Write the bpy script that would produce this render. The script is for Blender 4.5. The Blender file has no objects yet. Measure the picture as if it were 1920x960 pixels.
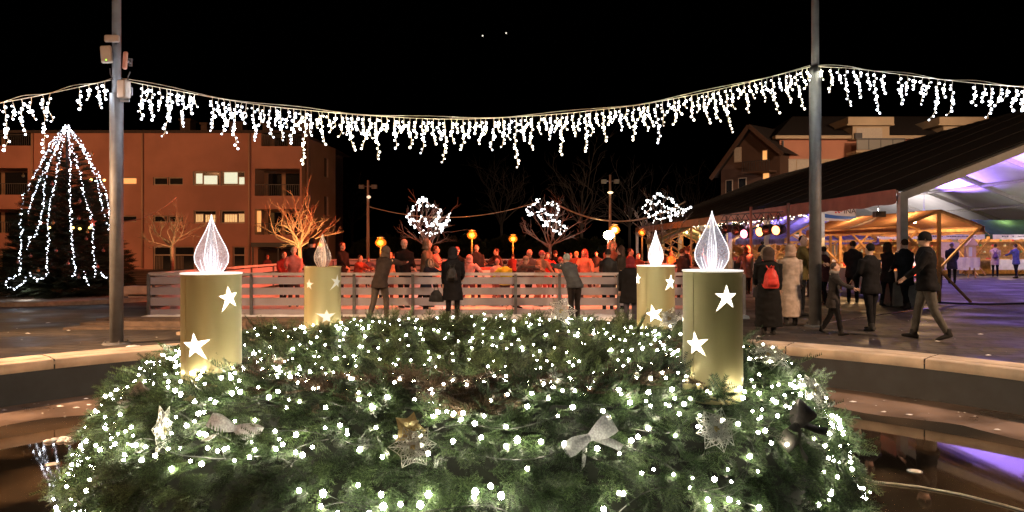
import bpy, bmesh, math, random
import numpy as np
from mathutils import Vector, Matrix, noise, Euler
R = math.radians
random.seed(7)
rng = np.random.default_rng(11)
sc = bpy.context.scene
COL = sc.collection

# ------------------------------------------------------------------ camera
CAMZ, FPX, HOR = 1.54, 1400.0, 462.0
cd = bpy.data.cameras.new('camera'); cam = bpy.data.objects.new('camera', cd); COL.objects.link(cam)
cam.location = (0, 0, CAMZ); cam.rotation_euler = (R(90), 0, 0)
cd.sensor_width = 36; cd.lens = 36*FPX/1920; cd.shift_y = (HOR-480)/1920
cd.clip_start = 0.05; cd.clip_end = 2000
sc.camera = cam

# ------------------------------------------------------------------ night sky
w = bpy.data.worlds.new('World'); sc.world = w; w.use_nodes = True
nt = w.node_tree; bg = nt.nodes['Background']
sky = nt.nodes.new('ShaderNodeTexSky'); sky.sky_type = 'NISHITA'; sky.sun_disc = False
sky.sun_elevation = R(-4); sky.sun_rotation = R(200)
nt.links.new(sky.outputs[0], bg.inputs[0]); bg.inputs[1].default_value = 0.004

vs = sc.view_settings
vs.view_transform = 'Standard'; vs.look = 'None'; vs.exposure = 0.0; vs.gamma = 1.0; vs.use_curve_mapping = False
cy = sc.cycles
cy.use_denoising = True
try: cy.denoiser = 'OPENIMAGEDENOISE'
except Exception: pass
cy.denoising_input_passes = 'RGB_ALBEDO_NORMAL'; cy.denoising_prefilter = 'NONE'
cy.max_bounces = 5; cy.diffuse_bounces = 2; cy.glossy_bounces = 3; cy.transmission_bounces = 3; cy.transparent_max_bounces = 8
cy.sample_clamp_indirect = 3.0; cy.caustics_reflective = False; cy.caustics_refractive = False
cy.use_light_tree = True

# ------------------------------------------------------------------ helpers
def P(px, py, D):
    return Vector(((px-960)/FPX*D, D, CAMZ-(py-HOR)/FPX*D))

_m = {}
def mat(name, col, rough=.7, metal=0., var=.0, scale=8., bump=0., emit=None, es=0., spec=.5, alpha=1., col2=None, detail=4., coat=0.):
    if name in _m: return _m[name]
    m = bpy.data.materials.new(name); m.use_nodes = True; n = m.node_tree; b = n.nodes['Principled BSDF']
    b.inputs['Base Color'].default_value = (*col, 1); b.inputs['Roughness'].default_value = rough
    b.inputs['Metallic'].default_value = metal; b.inputs['Specular IOR Level'].default_value = spec
    b.inputs['Alpha'].default_value = alpha; b.inputs['Coat Weight'].default_value = coat
    if var or bump or col2:
        tc = n.nodes.new('ShaderNodeTexCoord'); no = n.nodes.new('ShaderNodeTexNoise')
        no.inputs['Scale'].default_value = scale; no.inputs['Detail'].default_value = detail
        n.links.new(tc.outputs['Object'], no.inputs['Vector'])
        c2 = col2 or tuple(max(0, c*(1-var)) for c in col)
        c1 = col if col2 else tuple(min(1, c*(1+var)) for c in col)
        rp = n.nodes.new('ShaderNodeValToRGB'); rp.color_ramp.elements[0].position = .35; rp.color_ramp.elements[1].position = .65
        rp.color_ramp.elements[0].color = (*c2, 1); rp.color_ramp.elements[1].color = (*c1, 1)
        n.links.new(no.outputs['Fac'], rp.inputs[0]); n.links.new(rp.outputs[0], b.inputs['Base Color'])
        if bump:
            bp = n.nodes.new('ShaderNodeBump'); bp.inputs['Strength'].default_value = bump; bp.inputs['Distance'].default_value = .02
            n.links.new(no.outputs['Fac'], bp.inputs['Height']); n.links.new(bp.outputs[0], b.inputs['Normal'])
    if emit:
        b.inputs['Emission Color'].default_value = (*emit, 1); b.inputs['Emission Strength'].default_value = es
    _m[name] = m; return m

class MB:
    def __init__(s): s.v = []; s.f = []; s.mi = []
    def add(s, vs, fs, k=0):
        o = len(s.v); s.v += [tuple(v) for v in vs]; s.f += [tuple(i+o for i in f) for f in fs]; s.mi += [k]*len(fs); return s
    def box(s, a, b, k=0, M=None):
        x0, y0, z0 = a; x1, y1, z1 = b
        vs = [Vector(p) for p in ((x0,y0,z0),(x1,y0,z0),(x1,y1,z0),(x0,y1,z0),(x0,y0,z1),(x1,y0,z1),(x1,y1,z1),(x0,y1,z1))]
        if M is not None: vs = [M @ v for v in vs]
        return s.add(vs, [(0,3,2,1),(4,5,6,7),(0,1,5,4),(1,2,6,5),(2,3,7,6),(3,0,4,7)], k)
    def beam(s, a, b, w, h, k=0, up=(0,0,1)):
        a = Vector(a); b = Vector(b); d = (b-a).normalized(); u = Vector(up)
        if abs(d.dot(u)) > .97: u = Vector((0,1,0))
        x = d.cross(u).normalized(); z = x.cross(d)
        vs = []
        for p in (a, b):
            for sx, sz in ((-1,-1),(1,-1),(1,1),(-1,1)): vs.append(p + x*sx*w/2 + z*sz*h/2)
        return s.add(vs, [(0,1,2,3),(7,6,5,4),(0,4,5,1),(1,5,6,2),(2,6,7,3),(3,7,4,0)], k)
    def tube(s, pts, rad, n=8, k=0, cap=True, flat=1.0, ref=None):
        pts = [Vector(p) for p in pts]; m = len(pts)
        if not hasattr(rad, '__len__'): rad = [rad]*m
        vs = []; fs = []; prev = ref
        for i, p in enumerate(pts):
            t = (pts[min(i+1,m-1)]-pts[max(i-1,0)])
            t = t.normalized() if t.length > 1e-9 else Vector((0,0,1))
            if prev is None: prev = Vector((1,0,0)) if abs(t.x) < .8 else Vector((0,1,0))
            x = (prev - t*prev.dot(t)); x = x.normalized() if x.length > 1e-6 else t.orthogonal().normalized()
            prev = x; y = t.cross(x)
            r = rad[i]; rx, ry = r if hasattr(r, '__len__') else (r, r*flat)
            for j in range(n):
                a = 2*math.pi*j/n; vs.append(p + x*math.cos(a)*rx + y*math.sin(a)*ry)
        for i in range(m-1):
            for j in range(n):
                fs.append((i*n+j, i*n+(j+1)%n, (i+1)*n+(j+1)%n, (i+1)*n+j))
        if cap: fs.append(tuple(range(n-1,-1,-1))); fs.append(tuple((m-1)*n+j for j in range(n)))
        return s.add(vs, fs, k)
    def ell(s, c, r, n=10, m=7, k=0, M=None):
        c = Vector(c); vs = []; fs = []
        for i in range(m+1):
            th = math.pi*i/m
            for j in range(n):
                a = 2*math.pi*j/n; q = Vector((r[0]*math.sin(th)*math.cos(a), r[1]*math.sin(th)*math.sin(a), r[2]*math.cos(th)))
                if M is not None: q = M @ q
                vs.append(c+q)
        for i in range(m):
            for j in range(n): fs.append((i*n+j, (i+1)*n+j, (i+1)*n+(j+1)%n, i*n+(j+1)%n))
        return s.add(vs, fs, k)
    def ico(s, c, r, k=0):
        t = (1+5**.5)/2; q = r/math.sqrt(1+t*t)
        vs = [(-1,t,0),(1,t,0),(-1,-t,0),(1,-t,0),(0,-1,t),(0,1,t),(0,-1,-t),(0,1,-t),(t,0,-1),(t,0,1),(-t,0,-1),(-t,0,1)]
        fs = [(0,11,5),(0,5,1),(0,1,7),(0,7,10),(0,10,11),(1,5,9),(5,11,4),(11,10,2),(10,7,6),(7,1,8),(3,9,4),(3,4,2),(3,2,6),(3,6,8),(3,8,9),(4,9,5),(2,4,11),(6,2,10),(8,6,7),(9,8,1)]
        return s.add([(c[0]+v[0]*q, c[1]+v[1]*q, c[2]+v[2]*q) for v in vs], fs, k)
    def lathe(s, prof, n=32, k=0, c=(0,0,0), a0=0, a1=2*math.pi):
        full = abs(a1-a0-2*math.pi) < 1e-6; cols = n if full else n+1
        vs = []; fs = []
        for (r, z) in prof:
            for j in range(cols):
                a = a0+(a1-a0)*j/n; vs.append((c[0]+r*math.cos(a), c[1]+r*math.sin(a), c[2]+z))
        for i in range(len(prof)-1):
            for j in range(n):
                j2 = (j+1) % cols if full else j+1
                fs.append((i*cols+j, i*cols+j2, (i+1)*cols+j2, (i+1)*cols+j))
        return s.add(vs, fs, k)
    def build(s, name, mats, parent=None, smooth=False):
        me = bpy.data.meshes.new(name); me.from_pydata(s.v, [], s.f); me.update()
        mats = mats if isinstance(mats, (list, tuple)) else [mats]
        for m in mats: me.materials.append(m)
        if len(mats) > 1: me.polygons.foreach_set('material_index', s.mi)
        if smooth: me.polygons.foreach_set('use_smooth', [True]*len(me.polygons))
        o = bpy.data.objects.new(name, me); COL.objects.link(o)
        if parent is not None: o.parent = parent
        return o

def tag(o, label=None, cat=None, group=None, kind=None):
    if label: o['label'] = label
    if cat: o['category'] = cat
    if group: o['group'] = group
    if kind: o['kind'] = kind
    return o
def thing(name, label, cat, loc=(0,0,0), rz=0, group=None):
    o = bpy.data.objects.new(name, None); COL.objects.link(o); o.empty_display_size = .2
    o.location = loc; o.rotation_euler = (0,0,rz); return tag(o, label, cat, group)
def copy_tree(o, parent=None, loc=None, rz=None):
    c = o.copy(); COL.objects.link(c)
    if parent is not None: c.parent = parent
    if loc is not None: c.location = loc
    if rz is not None: c.rotation_euler = (0,0,rz)
    for ch in list(o.children): copy_tree(ch, c)
    return c
TONE = []
def npmesh(name, V, F, m, parent=None, smooth=False):
    me = bpy.data.meshes.new(name); nv = len(V); nf, k = F.shape
    me.vertices.add(nv); me.vertices.foreach_set('co', V.astype(np.float32).ravel())
    me.loops.add(nf*k); me.loops.foreach_set('vertex_index', F.astype(np.int32).ravel())
    me.polygons.add(nf); me.polygons.foreach_set('loop_start', np.arange(nf, dtype=np.int32)*k)
    me.polygons.foreach_set('loop_total', np.full(nf, k, dtype=np.int32))
    me.update(calc_edges=True); me.materials.append(m)
    if len(TONE) == nv: me.attributes.new('tone','FLOAT','POINT').data.foreach_set('value', TONE)
    o = bpy.data.objects.new(name, me); COL.objects.link(o)
    if parent is not None: o.parent = parent
    return o
def light(name, kind, loc, energy, col, aim=None, size=.1, spot=60, blend=.5, parent=None):
    l = bpy.data.lights.new(name, kind); l.energy = energy; l.color = col
    if kind == 'SPOT': l.spot_size = R(spot); l.spot_blend = blend; l.shadow_soft_size = size
    elif kind == 'POINT': l.shadow_soft_size = size
    o = bpy.data.objects.new(name, l); COL.objects.link(o); o.location = loc
    if aim is not None: o.rotation_euler = (Vector(aim)-Vector(loc)).to_track_quat('-Z','Y').to_euler()
    if parent is not None: o.parent = parent
    return o
_bl = {}
def bulb_light(loc, energy, col, parent, size=.012):
    k = (round(energy,2), col, size)
    if k not in _bl:
        l = bpy.data.lights.new('bulb_light','POINT'); l.energy = energy; l.color = col; l.shadow_soft_size = size; _bl[k] = l
    o = bpy.data.objects.new('bulb_light', _bl[k]); COL.objects.link(o); o.location = loc; o.parent = parent; return o
def walls_holes(mb, x0, x1, z0, z1, holes, y, th=.3, k=0, kr=0):
    """vertical wall in the plane y with rectangular openings and their reveals"""
    xs = sorted({x0, x1, *[h[0] for h in holes], *[h[1] for h in holes]}); zs = sorted({z0, z1, *[h[2] for h in holes], *[h[3] for h in holes]})
    xs = [x for x in xs if x0 <= x <= x1]; zs = [z for z in zs if z0 <= z <= z1]
    for i in range(len(xs)-1):
        for j in range(len(zs)-1):
            cx = (xs[i]+xs[i+1])/2; cz = (zs[j]+zs[j+1])/2
            if any(h[0] < cx < h[1] and h[2] < cz < h[3] for h in holes): continue
            mb.add([(xs[i],y,zs[j]),(xs[i+1],y,zs[j]),(xs[i+1],y,zs[j+1]),(xs[i],y,zs[j+1])], [(0,1,2,3)], k)
    for h in holes:
        a, b, c, d = h[:4]; t = h[4] if len(h) > 4 else th
        a = max(a, x0); b = min(b, x1)
        mb.add([(a,y,c),(b,y,c),(b,y,d),(a,y,d),(a,y+t,c),(b,y+t,c),(b,y+t,d),(a,y+t,d)],
               [(0,1,5,4),(1,2,6,5),(2,3,7,6),(3,0,4,7)], kr)

WHITE_GLOW = mat('led_white', (.9,.9,.9), emit=(1,.91,.66), es=130)
COOL_GLOW = mat('led_cool', (.9,.9,.9), emit=(.84,.89,1), es=7)
WARM_ICE = mat('led_warm', (.9,.9,.9), emit=(1,.93,.74), es=7)
TREE_GLOW = mat('led_tree', (.9,.9,.9), emit=(.78,.86,1), es=6)
DIM_ICE = mat('led_dim', (.9,.9,.9), emit=(1,.86,.62), es=1.3)
COOL_STRONG = mat('led_cool_strong', (.9,.9,.9), emit=(.84,.89,1), es=230); WARM_STRONG = mat('led_warm_strong', (.9,.9,.9), emit=(1,.92,.70), es=230); TREE_STRONG = mat('led_tree_strong', (.9,.9,.9), emit=(.78,.86,1), es=70)
for _g in (COOL_GLOW, WARM_ICE, DIM_ICE, TREE_GLOW): _g.cycles.emission_sampling = 'NONE'
METAL = mat('grey_metal', (.115,.12,.125), .6, .2, var=.15, scale=6)
DARKM = mat('dark_metal', (.06,.06,.065), .5, .4)
# ================================================================== THE SETTING
BC = Vector((-.3, 4.8, 0)); RO, RI = 8.25, 7.72          # fountain basin centre and radii
def ground_mat():
    m = bpy.data.materials.new('paving'); m.use_nodes = True; n = m.node_tree; b = n.nodes['Principled BSDF']
    tc = n.nodes.new('ShaderNodeTexCoord'); br = n.nodes.new('ShaderNodeTexBrick'); mp = n.nodes.new('ShaderNodeMapping')
    mp.inputs['Rotation'].default_value = (0,0,R(12))
    n.links.new(tc.outputs['Object'], mp.inputs[0]); n.links.new(mp.outputs[0], br.inputs[0])
    br.inputs['Scale'].default_value = .95; br.inputs['Mortar Size'].default_value = .022
    br.inputs['Color1'].default_value = (.070,.056,.046,1); br.inputs['Color2'].default_value = (.034,.028,.024,1); br.inputs['Mortar'].default_value = (.012,.011,.01,1)
    no = n.nodes.new('ShaderNodeTexNoise'); no.inputs['Scale'].default_value = .7; no.inputs['Detail'].default_value = 8
    n.links.new(tc.outputs['Object'], no.inputs[0])
    mx = n.nodes.new('ShaderNodeMix'); mx.data_type = 'RGBA'; mx.blend_type = 'MULTIPLY'; mx.inputs[0].default_value = .8
    rp = n.nodes.new('ShaderNodeValToRGB'); rp.color_ramp.elements[0].position = .35; rp.color_ramp.elements[0].color = (.35,.35,.35,1)
    rp.color_ramp.elements[1].position = .62; rp.color_ramp.elements[1].color = (1.2,1.2,1.2,1)
    n.links.new(no.outputs[0], rp.inputs[0]); n.links.new(br.outputs[0], mx.inputs[6]); n.links.new(rp.outputs[0], mx.inputs[7])
    n.links.new(mx.outputs[2], b.inputs['Base Color'])
    r2 = n.nodes.new('ShaderNodeMapRange'); r2.inputs[1].default_value = .35; r2.inputs[2].default_value = .6; r2.inputs[3].default_value = .38; r2.inputs[4].default_value = .85
    n.links.new(no.outputs[0], r2.inputs[0]); n.links.new(r2.outputs[0], b.inputs['Roughness'])
    bp = n.nodes.new('ShaderNodeBump'); bp.inputs['Strength'].default_value = .5; bp.inputs['Distance'].default_value = .01
    n.links.new(br.outputs['Fac'], bp.inputs['Height']); bp.invert = True; n.links.new(bp.outputs[0], b.inputs['Normal'])
    return m
PAVE = ground_mat()
# plaza: one sheet with a round hole for the basin
mb = MB(); N = 96; rr = [RO-.02, 12, 20, 40, 100, 300, 700]
for r in rr:
    for j in range(N): a = 2*math.pi*j/N; mb.v.append((BC.x+r*math.cos(a), BC.y+r*math.sin(a), 0))
for i in range(len(rr)-1):
    for j in range(N): mb.f.append((i*N+j, (i+1)*N+j, (i+1)*N+(j+1)%N, i*N+(j+1)%N)); mb.mi.append(0)
tag(mb.build('ground', PAVE), kind='structure')

# basin floor: damp brown concrete with a shallow puddle in the middle
def floor_mat():
    m = bpy.data.materials.new('basin_floor'); m.use_nodes = True; n = m.node_tree; b = n.nodes['Principled BSDF']
    tc = n.nodes.new('ShaderNodeTexCoord'); no = n.nodes.new('ShaderNodeTexNoise'); no.inputs['Scale'].default_value = 1.3; no.inputs['Detail'].default_value = 9
    n.links.new(tc.outputs['Object'], no.inputs[0])
    rp = n.nodes.new('ShaderNodeValToRGB'); e = rp.color_ramp.elements
    e[0].position = .3; e[0].color = (.05,.035,.028,1); e[1].position = .7; e[1].color = (.26,.19,.15,1)
    n.links.new(no.outputs[0], rp.inputs[0]); n.links.new(rp.outputs[0], b.inputs['Base Color'])
    r2 = n.nodes.new('ShaderNodeMapRange'); r2.inputs[1].default_value = .35; r2.inputs[2].default_value = .65; r2.inputs[3].default_value = .25; r2.inputs[4].default_value = .6
    n.links.new(no.outputs[0], r2.inputs[0]); n.links.new(r2.outputs[0], b.inputs['Roughness'])
    bp = n.nodes.new('ShaderNodeBump'); bp.inputs['Strength'].default_value = .3; bp.inputs['Distance'].default_value = .01
    n.links.new(no.outputs[0], bp.inputs['Height']); n.links.new(bp.outputs[0], b.inputs['Normal'])
    return m
mb = MB(); mb.lathe([(0.01,-.5),(3,-.5),(6,-.5),(RI+.1,-.5)], 96, c=BC)
tag(mb.build('basin_floor', floor_mat()), kind='structure')
# water: thin sheet with an uneven shoreline
mb = MB(); mb.v.append((BC.x, BC.y, -.494)); M_ = 200
for j in range(M_):
    a = 2*math.pi*j/M_
    r = 6.35+.35*noise.noise(Vector((math.cos(a)*1.6, math.sin(a)*1.6, 3)))+.22*noise.noise(Vector((math.cos(a)*6, math.sin(a)*6, 9)))+.08*noise.noise(Vector((math.cos(a)*22, math.sin(a)*22, 1)))
    mb.v.append((BC.x+r*math.cos(a), BC.y+r*math.sin(a), -.494))
for j in range(M_): mb.f.append((0, 1+j, 1+(j+1)%M_)); mb.mi.append(0)
def water_mat():
    m = mat('water', (.012,.010,.008), .03, spec=.9); n = m.node_tree; b = n.nodes['Principled BSDF']
    b.inputs['IOR'].default_value = 1.5
    tc = n.nodes.new('ShaderNodeTexCoord'); no = n.nodes.new('ShaderNodeTexNoise'); no.inputs['Scale'].default_value = 2.5; no.inputs['Detail'].default_value = 2
    n.links.new(tc.outputs['Object'], no.inputs[0])
    bp = n.nodes.new('ShaderNodeBump'); bp.inputs['Strength'].default_value = .05; bp.inputs['Distance'].default_value = .004
    n.links.new(no.outputs[0], bp.inputs['Height']); n.links.new(bp.outputs[0], b.inputs['Normal'])
    rp = n.nodes.new('ShaderNodeValToRGB'); e = rp.color_ramp.elements
    e[0].position = .42; e[0].color = (.006,.005,.004,1); e[1].position = .7; e[1].color = (.09,.06,.035,1)
    n2 = n.nodes.new('ShaderNodeTexNoise'); n2.inputs['Scale'].default_value = .8; n2.inputs['Detail'].default_value = 6
    n.links.new(tc.outputs['Object'], n2.inputs[0]); n.links.new(n2.outputs[0], rp.inputs[0]); n.links.new(rp.outputs[0], b.inputs['Base Color'])
    return m
tag(mb.build('water', water_mat()), kind='structure')

# rim of the basin
STONE = mat('coping_stone', (.50,.42,.33), .75, var=.22, scale=3, bump=.25, detail=9)
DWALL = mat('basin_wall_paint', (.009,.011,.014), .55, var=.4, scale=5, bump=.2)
rim = thing('fountain_rim', 'round pale stone rim of the sunken fountain basin with dark inner wall', 'fountain rim', BC)
seg = 26
mb = MB()
for k in range(seg):       # coping slabs with small joints
    a0 = 2*math.pi*k/seg+.0012; a1 = 2*math.pi*(k+1)/seg-.0012
    mb.lathe([(RO,-.1),(RO,.045),(RO-.012,.055),(RI+.17,.055),(RI+.155,.045),(RI+.155,.035)], 6, 0, (0,0,0), a0, a1)
    mb.lathe([(RI+.152,.030),(RI+.145,.048),(RI+.012,.042),(RI,.03),(RI,-.085),(RI+.02,-.09)], 6, 0, (0,0,0), a0, a1)
mb.build('coping', STONE, rim, True)
mb = MB(); mb.lathe([(RI+.16,.032),(RI+.13,.032),(RI+.13,.02)], 120); mb.lathe([(RO-.02,.01),(RI+.05,.01)],120); mb.build('groove', DARKM, rim)
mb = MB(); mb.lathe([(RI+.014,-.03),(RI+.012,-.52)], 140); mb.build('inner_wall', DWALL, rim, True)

CAP = mat('lamp_cap', (.75,.68,.6), .25, .2, var=.1, scale=4)
for k, (px, py, lab) in enumerate([(98,870,'round floor cap in the basin water left of the wreath'), (1715,883,'round floor cap in the basin water right of the wreath')]):
    D = (CAMZ+.49)*FPX/(py-HOR); p = P(px,py,D)
    t = thing('floor_cap', lab, 'floor cap', (p.x,p.y,-.494), 0, 'caps on the basin floor')
    q = MB(); q.lathe([(.055,.0),(.053,.008),(.03,.012),(0.001,.012)], 20); q.build('disc', CAP, t, True)
    q = MB(); q.lathe([(.066,.0),(.066,.005),(.057,.005)], 20); q.build('ring', METAL, t)
# loose cable lying in the basin, right
mb = MB(); pts = []
for (px,py) in [(1560,880),(1640,903),(1720,912),(1800,926),(1880,946),(1990,978)]:
    D = (CAMZ+.485)*FPX/(py-HOR); pts.append(P(px,py,D))
mb.tube(pts, .008, 6)
tag(mb.build('cable', mat('cable_sheath', (.7,.62,.5), .5, var=.1), smooth=True), 'pale cable lying across the wet basin floor right of the wreath', 'cable')
# grey leftovers of snow in the basin
SNOW = mat('snow', (.72,.74,.78), .6, var=.12, scale=9, bump=.5)
def lump(px, py, z, r, lab, n=9):
    D = (CAMZ-z)*FPX/(py-HOR); c = P(px,py,D); q = MB()
    for i in range(n):
        rr_ = r*random.uniform(.25,.55); q.ell(c+Vector((random.uniform(-r,r)*1.4, random.uniform(-r,r)*.6, rr_*.2)), (rr_*1.4, rr_, rr_*.5), 7, 5)
    return tag(q.build('snow_lump', SNOW, smooth=True), lab, 'snow lump')
lump(118, 826, -.49, .10, 'small broken lump of grey ice beside the left side of the wreath')
lump(255, 652, .0, .10, 'dirty snow lump at the foot of the left lamp pole')

# ------------------------------------------------------------------ ice rink
DF = 15.8; RX0, RX1, RY1 = (280-960)/FPX*DF, 4.9, 33.0
ICE = mat('ice', (.78,.78,.80), .30, var=.10, scale=2.5, bump=.08, detail=8)
mb = MB(); mb.box((RX0+.05, DF+.15, -.02), (RX1-.05, RY1, .055)); tag(mb.build('ice', ICE), kind='structure')
# snow scraped up in front of and behind the barrier
mb = MB(); nx = 150
for i in range(nx+1):
    x = RX0+(RX1-RX0)*i/nx
    for (yy, zz) in ((DF-.42,.02),(DF-.34,.09),(DF-.15,.11),(DF+.1,.09),(DF+.28,.058)):
        mb.v.append((x, yy+.05*noise.noise(Vector((x*2,yy,0))), zz+.035*noise.noise(Vector((x*3,yy*4,5)))))
for i in range(nx):
    for j in range(4): a = i*5+j; mb.f.append((a,a+5,a+6,a+1)); mb.mi.append(0)
tag(mb.build('snow', SNOW, smooth=True), kind='stuff')
WOOD_D = mat('weathered_wood', (.10,.07,.05), .8, var=.4, scale=5, bump=.3)
BOARD = mat('barrier_board', (.25,.23,.25), .55, var=.10, scale=1.5)
RAIL = mat('barrier_rail', (.38,.36,.36), .4, .2, var=.08)
POST = mat('barrier_post', (.10,.11,.12), .45, .5, var=.15)
def barrier(label, a, b, spacing, dbl=False, zs=((.89,.74),(.67,.515),(.456,.287),(.208,-.0))):
    a = Vector(a); b = Vector(b); L = (b-a).length; d = (b-a).normalized(); rz = math.atan2(d.y, d.x)
    t = thing('rink_barrier', label, 'barrier', a, rz, 'barriers round the ice rink')
    q = MB(); q.box((0,-.05,.955),(L,.05,.985)); q.box((0,-.055,.925),(L,-.04,.955)); q.build('handrail', RAIL, t)
    xs = [0]; i = 0
    while xs[-1] < L-.4: xs.append(min(L, xs[-1]+spacing[i%len(spacing)])); i += 1
    for i in range(len(xs)-1):
        for (z1, z0) in zs:
            q = MB(); q.box((xs[i]+.012,-.012,z0),(xs[i+1]-.012,.012,z1)); q.build('board', BOARD, t)
    for x in xs[1:-1] if dbl else xs:
        q = MB(); q.box((x-.03,-.055,.0),(x+.03,-.013,.954)); q.box((x-.06,-.1,.0),(x+.06,-.0,.012)); q.build('post', POST, t)
    return t, xs
fb, xs_ = barrier('long grey slatted rink barrier nearest the wreath, with handrail', (RX0,DF,0), (RX1,DF,0), (1.24,.93))
# small dull number plates on the boards
for px in (481, 863, 1112):
    x = (px-960)/FPX*DF - RX0
    q = MB(); q.box((x-.10,-.016,.07),(x+.10,-.0125,.115)); q.build('plate', mat('plate_metal', (.2,.19,.18), .6, .2, var=.3, scale=30), fb)
barrier('far grey slatted rink barrier behind the skaters', (RX0,RY1,0), (RX1,RY1,0), (2.3,))
barrier('left end slatted rink barrier running away behind the gold candle', (RX0,DF+.12,0), (RX0,RY1,0), (2.0,))
barrier('right end slatted rink barrier running away towards the marquee', (RX1,DF+.12,0), (RX1,RY1,0), (2.0,))
hf = thing('added_floodlight', 'added unseen red floodlight hanging above the rink, over the upper frame edge', 'floodlight', (.6,18.2,8.6))  # lamp added out of view to redden the ice from above
q = MB(); q.box((-.2,-.15,-.1),(.2,.15,.08)); q.build('housing', DARKM, hf); q = MB(); q.tube([(0,0,.08),(0,-.6,3.5)], .012, 5); q.build('cord', DARKM, hf)
light('red_beam', 'SPOT', (0,0,-.14), 10000, (1,.16,.06), aim=(-1.6,6.5,-8.6), size=.2, spot=104, blend=.5, parent=hf)
# timber base and ramp of the rink on the left
tb = thing('timber_base', 'dark timber edging with a slanting board below the left end of the rink', 'timber edging', (0,0,0))
for k in range(3):
    q = MB(); q.box((-8.3, 14.9-.55*k, .0), (-3.0, 15.3-.55*k, .10-.03*k)); q.build('plank', WOOD_D, tb)
q = MB(); q.beam((-5.75,12.9,.03),(-5.35,13.9,.13),.14,.05); q.build('brace', mat('pale_wood', (.3,.24,.18), .8, var=.3), tb)
q = MB(); q.box((-7.4,14.0,.0),(-5.0,14.07,.13)); q.build('edge_board', WOOD_D, tb)

# kerb of the raised bed under the big tree
q = MB(); q.lathe([(3.6,0),(3.6,.12),(3.35,.12),(3.35,.06),(.1,.06)], 60, c=(-13.4,22.5,0))
tag(q.build('kerb', mat('kerb_stone', (.22,.19,.16), .8, var=.2)), kind='structure')

# ------------------------------------------------------------------ left building
DB = 50.0
def BX(px): return (px-960)/FPX*DB
def BZ(py): return CAMZ-(py-HOR)/FPX*DB
SALM = mat('salmon_render', (.50,.25,.20), .85, var=.16, scale=.35, bump=.15, detail=8)
SALM2 = mat('tan_render', (.40,.27,.19), .85, var=.10, scale=.6, bump=.1)
REVEAL = mat('pale_reveal', (.50,.36,.27), .8, var=.05)
GLASS = mat('dark_glass', (.02,.022,.026), .08, spec=.8)
FRAME = mat('window_frame', (.48,.38,.30), .5, var=.05)
CURT = mat('blind_cloth', (.25,.2,.16), .8, var=.2, scale=30)
LITG = mat('lit_window', (.7,.75,.65), .5, emit=(.85,1,.75), es=.72)
LITW = mat('lit_window_warm', (.7,.6,.4), .5, emit=(1,.62,.25), es=.75, var=.2)
LITO = mat('lit_window_orange', (.7,.5,.3), .5, emit=(1,.42,.12), es=1.0)
lb = thing('apartment_building', 'three storey salmon apartment block with corner loggias behind the rink', 'building', (0,0,0))
h = []
def H(x0, x1, y0, y1, t=.25): h.append((BX(x0), BX(x1), BZ(y1), BZ(y0), t))
LOG = [(478,562,316,367,2.0),(478,562,392,440,2.0),(490,566,246,274,2.0),(-60,58,246,273,1.6),(-60,52,315,365,1.6),(-60,52,392,437,1.6)]
WIN = [(287,314,332,347,'d'),(315,343,332,347,'d'),(362,412,321,348,'g'),(414,459,321,348,'g2'),
       (287,314,404,417,'d'),(315,343,404,417,'d'),(363,405,394,419,'w'),(413,459,394,419,'w2'),
       (205,256,332,346,'o'),(205,256,404,416,'d'),(287,364,462,509,'door'),(436,459,462,509,'door1'),(200,232,470,509,'door1'),(0,40,470,505,'door1'),(62,110,462,509,'door1')]
for l in LOG: H(*l[:4], t=l[4])
for q_ in WIN: H(*q_[:4])
x0 = BX(-60); x1 = BX(566); ztop = BZ(249)
mb = MB(); walls_holes(mb, x0, x1, 0, ztop, h, DB, k=0, kr=1); 
mb.build('front_wall', [SALM, REVEAL], lb)
# angled side wing
ang_end = Vector((BX(620)*1.10, 56.5, 0)); ax = Vector((x1, DB, 0))
d_ = (ang_end-ax); Lw = d_.length
mb = MB(); hs = [(.9*1.0, 1.5, z, z+1.4, .2) for z in (1.0, 4.1, 7.0)]+[(4.2,5.0,z,z+1.4,.2) for z in (1.0,3.8,6.6)]
walls_holes(mb, 0, Lw, 0, BZ(255), hs, 0, k=0, kr=1)
Mw = Matrix.Translation(ax) @ Matrix.Rotation(math.atan2(d_.y, d_.x), 4, 'Z')
mb.v = [tuple(Mw @ Vector(v)) for v in mb.v]; mb.build('side_wall', [SALM2, REVEAL], lb)
for hh in hs:
    q = MB(); q.box((hh[0],.12,hh[2]),(hh[1],.14,hh[3]),0,Mw); q.build('window', GLASS, lb)
mb = MB(); mb.box((x0, DB+.02, ztop+.003), (x1, DB+12, ztop+.12)); mb.box((x0,DB-.12,ztop-.02),(x1,DB+.015,ztop+.16)); mb.box((x0,DB+12,0),(x1,DB+12.2,ztop)); 
mb.add([(x1,DB,BZ(255)+.01),(ang_end.x,ang_end.y,BZ(255)+.01),(ang_end.x,DB+12,BZ(255)+.01),(x1,DB+12,BZ(255)+.01)],[(0,1,2,3)])
mb.build('roof', mat('flat_roof', (.06,.05,.05), .9, var=.2), lb)
for (px,py,wd) in ((288,232,20),(330,240,12),(388,238,26),(520,236,30),(455,240,14)):
    q = MB(); q.box((BX(px), DB+4, ztop+.1),(BX(px+wd), DB+5, BZ(py)+.9)); q.box((BX(px)-.08, DB+3.9, BZ(py)+.9),(BX(px+wd)+.08, DB+5.1, BZ(py)+1.02)); q.build('chimney', mat('chimney_render', (.1,.07,.06), .9, var=.2), lb)
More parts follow.
